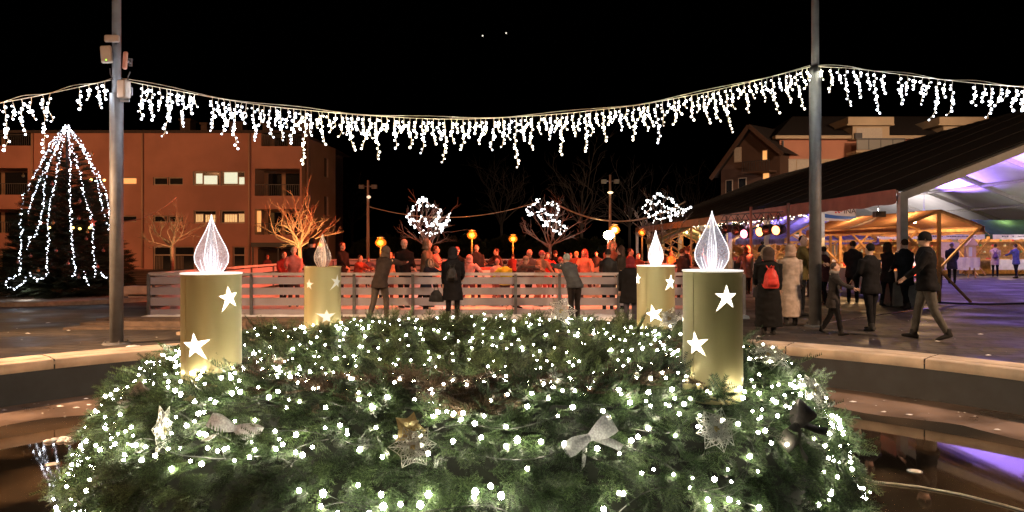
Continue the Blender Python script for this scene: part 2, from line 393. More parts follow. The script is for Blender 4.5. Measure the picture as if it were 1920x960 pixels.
for px in (62, 268, 468, 572):
    q = MB(); q.tube([(BX(px), DB-.1 if px < 570 else DB+.6, .1),(BX(px), DB-.1 if px < 570 else DB+.6, ztop-.05)], .07, 8); q.build('downpipe', mat('pipe_paint', (.55,.36,.27), .5), lb, True)
def window(x0_, x1_, y0_, y1_, kind):
    a, b, c, d = BX(x0_), BX(x1_), BZ(y1_), BZ(y0_); y = DB+.16
    q = MB(); t = .07
    q.box((a,y-.04,c),(b,y+.04,c+t)); q.box((a,y-.04,d-t),(b,y+.04,d)); q.box((a,y-.04,c+t),(a+t,y+.04,d-t)); q.box((b-t,y-.04,c+t),(b,y+.04,d-t))
    mids = []
    if kind == 'g': mids = [(366,378,325,344),(381,406,329,345)]
    elif kind == 'g2': mids = [(419,444,322,344),(447,458,332,345)]
    elif kind == 'w': mids = [(366,379,402,416),(384,402,403,416)]
    elif kind == 'w2': mids = [(420,443,402,416),(447,458,401,416)]
    if kind in ('door','door1'):
        n = 2 if kind == 'door' else 1
        for i in range(1, n): xm = a+(b-a)*i/n; q.box((xm-t,y-.045,c+t),(xm+t,y+.045,d-t))
        q.box((a+t,y-.035,d-.62),(b-t,y+.035,d-.54))
    win = q.build('window', FRAME, lb)
    q = MB(); q.box((a+.02,y+.01,c+.02),(b-.02,y+.03,d-.02)); q.build('pane', LITO if kind == 'o' else GLASS, win)
    for m_ in mids:
        q = MB(); A,B,Cc,Dd = BX(m_[0]),BX(m_[1]),BZ(m_[3]),BZ(m_[2])
        q.box((A,y-.012,Cc),(B,y+.008,Dd)); q.build('lit_pane', LITG if kind[0]=='g' else LITW, win)
        f = MB()
        for (xa,xb,za,zb) in ((A-.05,A,Cc-.05,Dd+.05),(B,B+.05,Cc-.05,Dd+.05),(A,B,Cc-.05,Cc),(A,B,Dd,Dd+.05)): f.box((xa,y-.03,za),(xb,y+.005,zb))
        if kind[0] == 'w':
            for i in range(1,5): xx = A+(B-A)*i/5; f.box((xx-.012,y-.025,Cc),(xx+.012,y-.014,Dd))
        f.build('sash', FRAME, win)
    if kind == 'door':
        for i in range(2):
            q = MB(); xa = a+.15+(b-a)/2*i
            for j in range(5): q.tube([(xa+j*.1,y+.004,c+.1),(xa+j*.1+.02,y-.008,d-.65)], .03, 5)
            q.build('curtain', CURT, win)
for q_ in WIN: window(*q_)
# loggias: back wall, side glass, railing, ceiling light
for (a_,b_,c_,d__,t_) in LOG:
    A,B,Cc,Dd = BX(a_),BX(b_),BZ(d__),BZ(c_)
    q = MB(); q.box((A,DB+t_-.1,Cc),(B,DB+t_,Dd)); lo = q.build('loggia', SALM2, lb)
    q = MB(); q.box((A+.3,DB+t_-.16,Cc+.05),(A+1.2,DB+t_-.11,Dd-.15)); q.box((A+1.5,DB+t_-.16,Cc+.05),(B-.4,DB+t_-.11,Dd-.15)); q.build('glazing', GLASS, lo)
    q = MB(); q.box((A,DB-.05,Cc+.72),(B,DB-.01,Cc+.76))
    for i in range(int((B-A)/.14)+1): q.box((A+i*.14,DB-.04,Cc+.05),(A+i*.14+.02,DB-.02,Cc+.72))
    q.build('railing', METAL, lo)
    if a_ == 478 and c_ > 350:
        q = MB(); q.box((A+.02,DB+.4,Cc+.2),(A+.25,DB+.5,Dd-.1)); q.build('wall_lamp', LITO, lo)
        for j in range(7):
            pass
# shop front on the ground floor, right
A,B = BX(482), BX(578)
q = MB(); q.box((A,DB-1.2,BZ(463)),(B,DB-.14,BZ(455))); aw = q.build('canopy', DARKM, lb)
q = MB()
for xx in (A+.05, (A+B)/2, B-.1): q.box((xx,DB-1.1,0),(xx+.08,DB-1.02,BZ(463)))
q.build('post', DARKM, aw)
q = MB(); q.box((A+.1,DB-.12,.1),(B-.1,DB-.06,BZ(466)))
q.build('shop_glass', mat('shop_glass', (.05,.035,.03), .15, spec=.8), lb)

# ------------------------------------------------------------------ right building (behind the marquee)
DR = 66.0
def CX(px, D=DR): return (px-960)/FPX*D
def CZ(py, D=DR): return CAMZ-(py-HOR)/FPX*D
PINK = mat('pink_render', (.52,.24,.16), .85, var=.08, scale=.5)
CREAM = mat('cream_render', (.52,.42,.29), .85, var=.08, scale=.5)
ROOFD = mat('dark_tiles', (.022,.016,.015), .8, var=.3, scale=12)
SHUT = mat('shutter', (.50,.45,.38), .6, var=.06)
rb = thing('apartment_building', 'pink and cream house with roof dormers and a glass balcony above the marquee', 'building', (0,0,0))
X0, X1 = CX(1462), CX(2040)
mb = MB(); mb.box((X0,DR,CZ(298)),(X1,DR+11,CZ(262))); mb.build('upper_wall', PINK, rb)
mb = MB(); mb.box((X0,DR,0),(X1,DR+11,CZ(298)-.003)); mb.build('lower_wall', CREAM, rb)
mb = MB(); mb.box((X0-.6,DR-.7,CZ(262)+.003),(X1,DR+.3,CZ(256))); mb.build('cornice', CREAM, rb)
mb = MB(); mb.add([(X0-.6,DR-.75,CZ(256)+.01),(X1,DR-.75,CZ(256)+.01),(X1,DR+5.5,CZ(198)),(X0+3.2,DR+5.5,CZ(198)),(X0-.6,DR+11,CZ(256)),(X1,DR+11,CZ(256))],[(0,1,2,3),(0,3,4),(3,2,5,4)])
rf = mb.build('roof', ROOFD, rb)
for px in (1488,1548,1690,1722):
    q = MB(); xx = CX(px); zz = CZ(246)
    M = Matrix.Translation((xx,DR+.75,zz)) @ Matrix.Rotation(R(24),4,'X'); q.box((0,0,.02),(.75,.5,.06),0,M); q.build('skylight', mat('skylight_glass', (.25,.24,.22), .2, spec=.8), rf)
for (a_,b_) in ((1578,1658),(1746,1832)):
    q = MB(); q.box((CX(a_+12),DR-.9,CZ(264)),(CX(b_),DR+4,CZ(240))); dm = q.build('dormer', CREAM, rb)
    q = MB(); q.box((CX(a_),DR-1.3,CZ(237)),(CX(b_)+.2,DR+4,CZ(224))); q.box((CX(a_-3),DR-1.4,CZ(239.5)),(CX(b_+4),DR+4,CZ(237.2))); q.build('dormer_top', CREAM, dm)
    q = MB(); q.box((CX(a_+18),DR-.98,CZ(263)),(CX(b_-14),DR-.91,CZ(243))); q.build('shutter', SHUT, dm)
    q = MB(); q.box((CX(a_+14),DR-1.2,CZ(263)),(CX(a_+27),DR-.99,CZ(253))); q.build('air_unit', DARKM, dm)
q = MB(); q.box((CX(1586),DR-2.0,CZ(291)),(CX(1676),DR-.01,CZ(287))); ba = q.build('balcony', CREAM, rb)
q = MB(); q.box((CX(1588),DR-1.98,CZ(286)),(CX(1674),DR-1.95,CZ(268))); q.build('glass_panel', mat('balcony_glass', (.25,.25,.23), .3, spec=.7), ba)
q = MB(); q.box((CX(1587),DR-2.0,CZ(267.5)),(CX(1675),DR-1.93,CZ(265)))
for k in range(5): xx = CX(1587+k*21.8); q.box((xx-.03,DR-2.02,CZ(286)),(xx+.03,DR-1.985,CZ(268)))
q.build('railing', METAL, ba)
for (a_,b_,c_,d__) in ((1470,1492,298,340),(1494,1518,298,340),(1610,1652,294,330)):
    q = MB(); q.box((CX(a_),DR-.06,CZ(d__)),(CX(b_),DR-.01,CZ(c_+2))); sh = q.build('shutter', SHUT, rb)
    q = MB(); q.box((CX(a_)-.05,DR-.10,CZ(c_+1.6)),(CX(b_)+.05,DR-.012,CZ(c_))); q.build('shutter_box', FRAME, sh)
q = MB(); q.tube([(X0+.25,DR-.1,1),(X0+.25,DR-.1,CZ(264))], .08, 6); q.build('downpipe', DARKM, rb)
q = MB(); q.tube([(CX(1700),DR-.1,CZ(290)),(CX(1704),DR-.15,CZ(268)),(CX(1712),DR-.3,CZ(262))], .08, 6); q.build('downpipe', DARKM, rb)
# gabled wing on the left
gp = Vector((CX(1455),DR-1,0)); gl = Vector((CX(1352,69.5),69.5,0)); gd = gl-gp; Lg = gd.length
Mg = Matrix.Translation(gp) @ Matrix.Rotation(math.atan2(gd.y,gd.x),4,'Z')
gz = CZ(300); gt = CZ(236)
gb = thing('gabled_house', 'dim brown gabled house end with balcony and one lit window left of the pink house', 'house', (0,0,0))
BRN = mat('brown_render', (.085,.045,.03), .85, var=.12, scale=.6)
def GV(u, v, y=0): return Mg @ Vector((u*Lg, y, v))
mb = MB(); mb.add([GV(0,0),GV(1,0),GV(1,gz-.6),GV(.45,gt),GV(0,gz+.5)],[(4,3,2,1,0)]); mb.add([GV(0,0),GV(0,gz+.5),GV(0,gz+.5,-9),GV(0,0,-9)],[(0,1,2,3)]); mb.build('wall', BRN, gb)
mb = MB(); mb.add([GV(.45,gt+.25,.6),GV(1.12,gz-1.2,.6),GV(1.12,gz-1.2,-9),GV(.45,gt+.25,-9)],[(0,1,2,3)]); mb.add([GV(.45,gt+.25,.6),GV(-.1,gz+.4,.6),GV(-.1,gz+.4,-9),GV(.45,gt+.25,-9)],[(0,1,2,3)]); mb.build('roof', ROOFD, gb)
mb = MB(); mb.beam(GV(.45,gt+.1,.65),GV(1.12,gz-1.35,.65),.12,.35); mb.beam(GV(.45,gt+.1,.65),GV(-.1,gz+.25,.65),.12,.35); mb.build('bargeboard', BRN, gb)
for (u,v,ww,hh,m_) in ((.22,6.6,.55,1.4,LITO),(.24,9.2,.4,.8,LITO),(.62,6.4,.7,1.3,GLASS),(.7,9.3,.6,1.2,SHUT),(.85,6.3,.6,1.3,GLASS)):
    q = MB(); q.box((u*Lg-ww/2-.08,.012,v-.08),(u*Lg+ww/2+.08,.05,v+hh+.08),0,Mg); wi = q.build('window', FRAME, gb)
    q = MB(); q.box((u*Lg-ww/2,.052,v),(u*Lg+ww/2,.06,v+hh),0,Mg); q.build('pane', m_, wi)
q = MB(); q.box((.05*Lg,.01,8.0),(.5*Lg,1.3,8.15),0,Mg); ba = q.build('balcony', BRN, gb)
q = MB(); q.box((.05*Lg,1.22,9.0),(.5*Lg,1.28,9.06),0,Mg)
for k in range(12): q.box((.05*Lg+k*.04*Lg,1.23,8.15),(.05*Lg+k*.04*Lg+.04,1.27,9.0),0,Mg)
q.build('railing', DARKM, ba)

# ------------------------------------------------------------------ marquee
TX, TY, TW, TL, TE, TRZ = 10.35, 19.8, 20.4, 42.0, 2.95, 6.95
CANVO = mat('dark_canvas', (.018,.014,.013), .75, var=.2, scale=2)
CANVI = mat('white_pvc', (.78,.77,.76), .5, var=.04, scale=2)
ALU = mat('aluminium', (.55,.53,.50), .4, .35, var=.08)
te = thing('marquee', 'large open marquee with dark roof and white lining lit purple inside', 'marquee', (0,0,0))
nb = 8; yb = [TY+TL*i/nb for i in range(nb+1)]
def roofz(x): return TE+(TRZ-TE)*(1-abs((x-TX)/(TW/2)-1))
def sheet(z_off, m_, name, flip):
    mb = MB(); nu, nv = 32, nb*6
    for i in range(nu+1):
        for j in range(nv+1):
            x = TX+TW*i/nu; y = TY+TL*j/nv; s = math.sin(math.pi*(j % 6)/6)*.09
            mb.v.append((x, y, roofz(x)-s*math.sin(math.pi*((2*i/nu) % 1))+z_off))
    for i in range(nu):
        for j in range(nv): a = i*(nv+1)+j; mb.f.append((a, a+nv+1, a+nv+2, a+1)); mb.mi.append(0)
    return mb.build(name, m_, te, True)
sheet(.10, CANVO, 'roof_cover', 0); sheet(.04, CANVI, 'roof_lining', 1)
for yy in yb:
    for s in (0, 1):
        q = MB(); xa = TX+TW*s; q.beam((xa,yy,TE-.08),(TX+TW/2,yy,TRZ-.08),.12 if yy > TY else .2,.2); q.build('rafter', ALU, te)
        q = MB(); q.box((xa-.10,yy-.10,0.02),(xa+.10,yy+.10,TE+.02)); q.box((xa-.2,yy-.2,0),(xa+.2,yy+.2,.02)); q.build('leg', ALU, te)
for k, u in enumerate((.0,.12,.25,.38,.5,.62,.75,.88,1.)):
    q = MB(); x = TX+TW*u; z = roofz(x)-.12; q.box((x-.05,TY+.1,z-.06),(x+.05,TY+TL-.1,z+.06)); q.build('purlin', ALU, te)
for yy in yb+[y+TL/nb/2 for y in yb[:-1]]:
    q = MB(); w_ = .09 if yy in yb else .025
    for s in (-1,1):
        xa = TX if s < 0 else TX+TW; q.beam((xa,yy,TE+.125),(TX+TW/2,yy,TRZ+.125),w_,.012)
    q.build('seam', mat('canvas_seam', (.028,.022,.02), .7), te)
VAL = mat('valance_canvas', (.60,.34,.27), .8, var=.1, scale=3)
for s in (0,1):
    for i in range(nb):
        q = MB(); n = 24; xa = TX-.13 if s == 0 else TX+TW+.13
        for j in range(n+1):
            y = yb[i]+.06+(TL/nb-.12)*j/n
            q.v += [(xa, y, TE+.12), (xa+.02*math.sin(j*1.9), y, TE-.26-.02*math.sin(j*.9)-.04*math.sin(math.pi*j/n))]
        for j in range(n): q.f.append((2*j,2*j+2,2*j+3,2*j+1)); q.mi.append(0)
        q.build('valance', VAL, te, True)
q = MB(); q.box((TX-.115,TY+.1,TE-.0),(TX-.055,TY+TL,TE+.09)); q.build('gutter', VAL, te)
q = MB(); q.box((TX-.2,TY-.45,0),(TX+.32,TY-.13,.02))
# concrete ballast block by the near leg
bw = MB(); bw.box((TX-.62,TY-.75,.0),(TX+.18,TY-.14,.62)); ob = bw.build('ballast_block', mat('block_concrete', (.16,.15,.13), .85, var=.25, scale=4, bump=.3))
bv = ob.modifiers.new('b','BEVEL'); bv.width = .03; bv.segments = 2
tag(ob, 'square concrete ballast block at the foot of the nearest marquee leg', 'ballast block')

# flecks of trodden snow and grit on the paving, the rim and the basin floor
rf_ = random.Random(9); mb = MB()
for k in range(420):
    zone = k % 6
    if zone < 3: a = rf_.uniform(.05,3.1); r = RO+rf_.uniform(.1,5.5)**1.0; z = .004
    elif zone < 5: a = rf_.choice((rf_.uniform(.0,.9), rf_.uniform(2.2,3.14))); r = rf_.uniform(6.5,7.6); z = -.489
    else: a = rf_.uniform(.05,3.1); r = rf_.uniform(RI+.03,RO-.03); z = .0575
    cx, cy_ = BC.x+r*math.cos(a), BC.y+r*math.sin(a); R_ = rf_.choice((.008,.012,.02,.045)) if zone < 5 else .008; n = 7
    pts = [(cx+R_*rf_.uniform(.5,1.3)*math.cos(2*math.pi*i/n), cy_+R_*rf_.uniform(.4,1.0)*math.sin(2*math.pi*i/n), z) for i in range(n)]
    mb.add(pts+[(cx,cy_,z+R_*.25)], [(i,(i+1)%n,n) for i in range(n)])
tag(mb.build('snow_flecks', SNOW), kind='stuff')
# ================================================================== WREATH
WC = Vector((-.35, 6.7, 0))
PROF = [(.45,.12),(.80,.20),(1.20,.34),(1.55,.46),(1.9,.59),(2.25,.635),(2.6,.55),(2.86,.34),(3.03,.08),(3.14,-.25),(3.2,-.52)]
PA = np.array(PROF)
cum = np.concatenate([[0], np.cumsum(np.hypot(np.diff(PA[:,0]), np.diff(PA[:,1])))]); PLEN = cum[-1]
def prof(t):            # t in 0..1 along the profile -> r, z, normal(r,z)
    s = t*PLEN; r = np.interp(s, cum, PA[:,0]); z = np.interp(s, cum, PA[:,1])
    r2 = np.interp(min(s+.08,PLEN), cum, PA[:,0]); z2 = np.interp(min(s+.08,PLEN), cum, PA[:,1]); r1 = np.interp(max(s-.08,0), cum, PA[:,0]); z1 = np.interp(max(s-.08,0), cum, PA[:,1])
    tr, tz = r2-r1, z2-z1; L = math.hypot(tr, tz) or 1; return r, z, -tz/L, tr/L, tr/L, tz/L
def bulge(a, t): return .07*noise.noise(Vector((math.cos(a)*3, math.sin(a)*3, t*4)))+.035*noise.noise(Vector((math.cos(a)*9, math.sin(a)*9, t*11)))
def wsurf(a, t, off=0.):
    r, z, nr, nz, tr, tz = prof(t); o = off+bulge(a, t)
    r += nr*o; z += nz*o
    return Vector((WC.x+r*math.cos(a), WC.y+r*math.sin(a), z)), Vector((nr*math.cos(a), nr*math.sin(a), nz)), Vector((tr*math.cos(a), tr*math.sin(a), tz))
def leafmat(name, c1, c2, c3, rough=.45):
    m = bpy.data.materials.new(name); m.use_nodes = True; n = m.node_tree; b = n.nodes['Principled BSDF']
    tc = n.nodes.new('ShaderNodeTexCoord'); no = n.nodes.new('ShaderNodeTexNoise'); no.inputs['Scale'].default_value = 2.2; no.inputs['Detail'].default_value = 5
    n2 = n.nodes.new('ShaderNodeAttribute'); n2.attribute_name = 'tone'
    n.links.new(tc.outputs['Object'], no.inputs[0])
    ad = n.nodes.new('ShaderNodeMath'); ad.operation = 'MULTIPLY_ADD'; ad.inputs[1].default_value = .30
    mu = n.nodes.new('ShaderNodeMath'); mu.operation = 'MULTIPLY'; mu.inputs[1].default_value = .70
    n.links.new(n2.outputs['Fac'], mu.inputs[0]); n.links.new(no.outputs[0], ad.inputs[0]); n.links.new(mu.outputs[0], ad.inputs[2])
    rp = n.nodes.new('ShaderNodeValToRGB'); e = rp.color_ramp.elements
    e[0].position = .26; e[0].color = (*c1,1); e[1].position = .78; e[1].color = (*c3,1); x = e.new(.5); x.color = (*c2,1)
    n.links.new(ad.outputs[0], rp.inputs[0]); n.links.new(rp.outputs[0], b.inputs['Base Color'])
    b.inputs['Roughness'].default_value = rough; b.inputs['Specular IOR Level'].default_value = .4
    tr = n.nodes.new('ShaderNodeBsdfTranslucent'); mx = n.nodes.new('ShaderNodeMixShader'); mx.inputs[0].default_value = .25
    n.links.new(rp.outputs[0], tr.inputs[0]); n.links.new(b.outputs[0], mx.inputs[1]); n.links.new(tr.outputs[0], mx.inputs[2])
    n.links.new(mx.outputs[0], n.nodes['Material Output'].inputs[0]); return m
FIR = leafmat('fir_needles', (.005,.010,.004), (.038,.070,.028), (.15,.22,.09))
FIRT = leafmat('tree_needles', (.010,.016,.009), (.016,.028,.014), (.026,.044,.022), .6)

def sprig_proto(L=.19, side=3, needles=19, nl=.027, nw=.0058, seed=0):
    g = np.random.default_rng(seed); V = []
    axes = [(np.array([0,0,0.]), np.array([1,0,0.]), L)]
    for i in range(side):
        for s in (-1, 1):
            st = L*(.15+.6*i/side); dd = np.array([.75, s*.66, g.uniform(-.05,.15)]); axes.append((np.array([st,0,0.]), dd/np.linalg.norm(dd), L*(.62-.38*i/side)*g.uniform(.8,1.1)))
    for (o, d, ln) in axes:
        yv = np.cross([0,0,1], d); yv /= np.linalg.norm(yv); zv = np.cross(d, yv)
        # stem
        V += [o-yv*.0016, o+yv*.0016, o+d*ln]
        n = max(4, int(needles*ln/L))
        for k in range(n):
            f = (k+.5)/n; p = o+d*ln*f
            for s in (-1, 0, 1):
                if s == 0: q = d*.6+zv*.8+yv*g.uniform(-.4,.4)
                else: q = d*.65+yv*s*.75+zv*g.uniform(-.15,.3)
                q = q+g.normal(0,.05,3); q /= np.linalg.norm(q); wv = np.cross(q, zv if s else yv); wv /= (np.linalg.norm(wv)+1e-9)
                l = nl*(1-.35*f)*g.uniform(.8,1.15); V += [p-wv*nw/2, p+wv*nw/2, p+q*l]
    return np.array(V)
def scatter(protos, fr):       # fr: list of (pos, xdir, zdir, scale)
    out = []
    for (p, x, z, s) in fr:
        x = np.array(x, dtype=float); x /= np.linalg.norm(x); z = np.array(z, dtype=float); y = np.cross(z, x); y /= (np.linalg.norm(y)+1e-9); z = np.cross(x, y)
        Pm = protos[rng.integers(len(protos))]
        out.append(Pm @ (np.stack([x,y,z])*s)+np.array(p))
    global TONE
    TONE = np.concatenate([.42*rng.random()+.46*np.repeat(rng.random(len(o_)//3), 3)+np.tile([-.04,-.04,.14], len(o_)//3) for o_ in out]).astype(np.float32)
    V = np.concatenate(out); return V, np.arange(len(V)).reshape(-1,3)

wr = thing('advent_wreath', 'huge fir advent wreath covered in small white lights, lying in the basin', 'wreath', (0,0,0))
# inner mound under the branches, coloured near black as the shade between them
mb = MB(); na, ntt = 128, 22
for i in range(na):
    a = 2*math.pi*i/na
    for j in range(ntt+1): mb.v.append(tuple(wsurf(a, j/ntt, -.11)[0]))
for i in range(na):
    for j in range(ntt): i2 = (i+1)%na; mb.f.append((i*(ntt+1)+j, i2*(ntt+1)+j, i2*(ntt+1)+j+1, i*(ntt+1)+j+1)); mb.mi.append(0)
mb.build('core', mat('gap_shade', (.006,.008,.004), .95, var=.5, scale=20), wr, True)
mb = MB(); mb.lathe([(.55,.10),(.3,.09),(.01,.08)], 32, c=WC); mb.build('centre_disc', mat('gap_shade', (0,0,0)), wr)
protos = [sprig_proto(seed=s, L=.17+.025*(s%3)) for s in range(6)]
fr = []
NS = 13500
for k in range(NS):
    a = random.uniform(0, 2*math.pi); t = random.uniform(.03, .985)
    r_, *_ = prof(t)
    if random.random() > .35+.65*r_/3.3: continue
    if math.sin(a) < -.2 or random.random() < .72 or t < .6:
        p, nrm, tan = wsurf(a, t, random.uniform(-.06,.04)+.06*noise.noise(Vector((math.cos(a)*9,math.sin(a)*9,t*12))))
        side = nrm.cross(tan)
        big = noise.noise(Vector((math.cos(a)*4+3, math.sin(a)*4, t*5)))
        x = tan*random.uniform(.2,1.1)+side*random.gauss(big*1.5,.7)+nrm*abs(random.gauss(.20,.22))
        z = nrm+side*random.gauss(0,.5)+tan*random.gauss(0,.3)
        fr.append((p, x, z, random.choice((.7,.8,.9,1.0,1.15))))
# long sprigs that stand out of the outline
for k in range(240):
    a = random.uniform(0, 2*math.pi); t = random.uniform(.45,.98); p, nrm, tan = wsurf(a, t, .0)
    side = nrm.cross(tan); fr.append((p, tan*random.uniform(.1,.6)+nrm*random.uniform(.5,1)+side*random.gauss(0,.5), nrm+side*.3, random.uniform(1.0,1.5)))
V, F = scatter(protos, fr)
npmesh('foliage', V, F, FIR, wr)
DRY = leafmat('dry_needles', (.035,.020,.012), (.075,.045,.025), (.13,.085,.05))
fr = []
for k in range(480):
    a = -math.pi/2+random.gauss(.15,.62); t = random.gauss(.47,.045)+.05*noise.noise(Vector((a*3,0,2))); p, nrm, tan = wsurf(a, t, random.uniform(.0,.05)); side = nrm.cross(tan)
    fr.append((p, side*random.choice((-1,1))+tan*random.gauss(0,.4)+nrm*abs(random.gauss(.15,.2)), nrm+side*random.gauss(0,.4), random.uniform(.8,1.5)))
V, F = scatter(protos, fr); npmesh('dry_branches', V, F, DRY, wr)

# light chains on the wreath: wires and bulbs
WE = 1.0
bpos = []; wires = MB(); rows = 17
for k in range(rows):
    t0 = .12+.86*k/(rows-1)
    ph = random.uniform(0, 6.28); a = random.uniform(0,.3); pts = []; r0 = prof(t0)[0]; nst = int(2*math.pi*r0/.05)
    for i in range(nst+1):
        aa = a+2*math.pi*i/nst; tt = t0+.030*math.sin(aa*5+ph)+.085*noise.noise(Vector((math.cos(aa)*5, math.sin(aa)*5, k*3.1)))
        tt = min(.985, max(.05, tt)); pts.append((aa, tt))
    wires.tube([wsurf(q_[0], q_[1], .035+.02*noise.noise(Vector((q_[0]*9,k,0))))[0] for q_ in pts], .0032, 4, cap=False)
    i = 0.
    while i < nst:
        aa, tt = pts[int(i)]; dens = noise.noise(Vector((math.cos(aa)*2.2, math.sin(aa)*2.2, tt*3+k*.3)))
        off = random.choice((.03,.05,.06,.07,.085)); b_, n_, _t = wsurf(aa+random.uniform(-.006,.006), min(.985, max(.04, tt+random.uniform(-.026,.026))), off)
        bpos.append(b_); i += (2.4 if dens > -.05 else 3.0 if dens > -.28 else 4.6)*(1.3 if math.sin(aa) > .1 else .72)*random.uniform(.6,1.4)
wires.build('light_wire', mat('green_wire', (.01,.014,.01), .5), wr)
camp = Vector((0,0,CAMZ))
def wdist(b): return (b-camp).length + (0 if (b-WC).dot(camp-WC) > 0 or b.z > .45 else 6)
bpos.sort(key=wdist)
for b_ in bpos[:99]:
    q = MB(); rb0 = random.choice((.010,.0115,.013,.0165)); q.ell(b_, (rb0,rb0,rb0*1.2), 8, 5); q.build('bulb', WHITE_GLOW, wr, True)
q = MB()
for b_ in bpos[99:]: q.ico(b_, random.choice((.0085,.010,.012,.015)))
tag(q.build('bulb', WHITE_GLOW, wr, True), kind='stuff')

def hit(px, py, lift=.05):   # where the sight line through a pixel meets the wreath
    d = P(px,py,1)-camp; s = 2.5
    while s < 12:
        p = camp+d*s; r = math.hypot(p.x-WC.x, p.y-WC.y)
        if PA[0,0] < r < PA[-1,0]:
            zz = np.interp(r, PA[:,0], PA[:,1])
            if p.z < zz+lift: return p, r
        s += .01
    return camp+d*6, 2.3
# ------------------------------------------------------------------ ornaments
def acr(name, em, base_a):
    m = bpy.data.materials.new(name); m.use_nodes = True; n = m.node_tree; b = n.nodes['Principled BSDF']
    b.inputs['Base Color'].default_value = (.75,.75,.8,1); b.inputs['Roughness'].default_value = .3
    if em: b.inputs['Emission Color'].default_value = (.9,.87,1,1); b.inputs['Emission Strength'].default_value = em
    tr = n.nodes.new('ShaderNodeBsdfTransparent'); mx = n.nodes.new('ShaderNodeMixShader')
    vo = n.nodes.new('ShaderNodeTexVoronoi'); vo.inputs['Scale'].default_value = 90; tc = n.nodes.new('ShaderNodeTexCoord'); n.links.new(tc.outputs['Object'], vo.inputs[0])
    mr = n.nodes.new('ShaderNodeMapRange'); mr.inputs[1].default_value = 0; mr.inputs[2].default_value = .8; mr.inputs[3].default_value = base_a+.25; mr.inputs[4].default_value = base_a-.1
    n.links.new(vo.outputs['Distance'], mr.inputs[0]); n.links.new(mr.outputs[0], mx.inputs[0])
    n.links.new(tr.outputs[0], mx.inputs[1]); n.links.new(b.outputs[0], mx.inputs[2]); n.links.new(mx.outputs[0], n.nodes['Material Output'].inputs[0]); return m
SILV = mat('silver_glitter', (.75,.75,.74), .35, .2, var=.25, scale=60, bump=.3)
GOLDG = mat('champagne_satin', (.60,.50,.26), .4, .3, var=.2, scale=40)
RIB = acr('sheer_ribbon', 0, .52)
RIBG = mat('grey_ribbon', (.16,.14,.13), .6, .1, var=.2, scale=30)
def facing(o, p, tilt=(0,0,0)):
    o.location = p; d = (camp-p).normalized(); q = d.to_track_quat('Z','Y').to_matrix().to_4x4()
    o.rotation_euler = (q @ Euler(tilt).to_matrix().to_4x4()).to_euler()
def petal(mb, c, ang, L, wd, lift, lace=True, k=0):
    ca, sa = math.cos(ang), math.sin(ang)
    def T(u, v, z): return (c[0]+ca*u-sa*v, c[1]+sa*u+ca*v, c[2]+z)
    ol = [(0,0),(L*.3,wd*.45),(L*.52,wd*.5),(L*.62,wd*.34),(L,0),(L*.62,-wd*.34),(L*.52,-wd*.5),(L*.3,-wd*.45),(0,0)]
    zf = lambda u: lift*math.sin(min(1,u/L)*2.2)
    if lace:
        mb.tube([T(u,v,zf(u)) for u,v in ol], .0028, 4, k); mb.tube([T(u,0,zf(u)) for u in (0,L*.3,L*.6,L*.95)], .0028, 4, k)
        for f in (.2,.35,.5,.65,.8):
            for s in (-1,1): ww = np.interp(f, [0,.3,.52,1],[0,.45,.5,0])*wd; mb.tube([T(L*f*.75,0,zf(L*f)),T(L*f,s*ww,zf(L*f))], .0022, 3, k)
        for f in (.35,.65):
            ww = .25*wd; mb.tube([T(L*.15,0,zf(L*.15)),T(L*.45,ww,zf(L*.4)),T(L*.85,0,zf(L*.8)),T(L*.45,-ww,zf(L*.4)),T(L*.15,0,zf(L*.15))], .0018, 3, k)
    else:
        vs = [T(u,v,zf(u)+.01*abs(v)/wd) for u,v in ol[:-1]]+[T(L*.5,0,zf(L*.5)-.004)]
        mb.add(vs, [(i,(i+1)%8,8) for i in range(8)], k); mb.add([(a,b,c_-.002) for a,b,c_ in vs], [((i+1)%8,i,8) for i in range(8)], k)
def flower(px, py, label, R_=.13, n=6, lace=True, m_=None, tilt=(0,0,0), centre=None, lift=.07):
    lift += .035; R_ *= 1.0; p, r = hit(px, py, lift); t = thing('glitter_flower', label, 'flower ornament', (0,0,0)); facing(t, p, tilt); m_ = m_ or SILV
    for ring, (rr_, nn, zz) in enumerate(((1.0,n,0.0),(.68,max(4,n-1),.022))):
        for i in range(nn):
            q = MB(); petal(q, (0,0,zz), 2*math.pi*(i+ring*.5)/nn+random.uniform(-.15,.15), R_*rr_*random.uniform(.9,1.08), R_*.72*rr_, .03, lace); q.build('petal', m_, t)
    q = MB()
    for i in range(9): q.ell((random.uniform(-.013,.013),random.uniform(-.013,.013),.035+random.uniform(0,.01)), (.007,.007,.007), 6, 4)
    q.build('centre', centre or GOLDG, t, True); return t
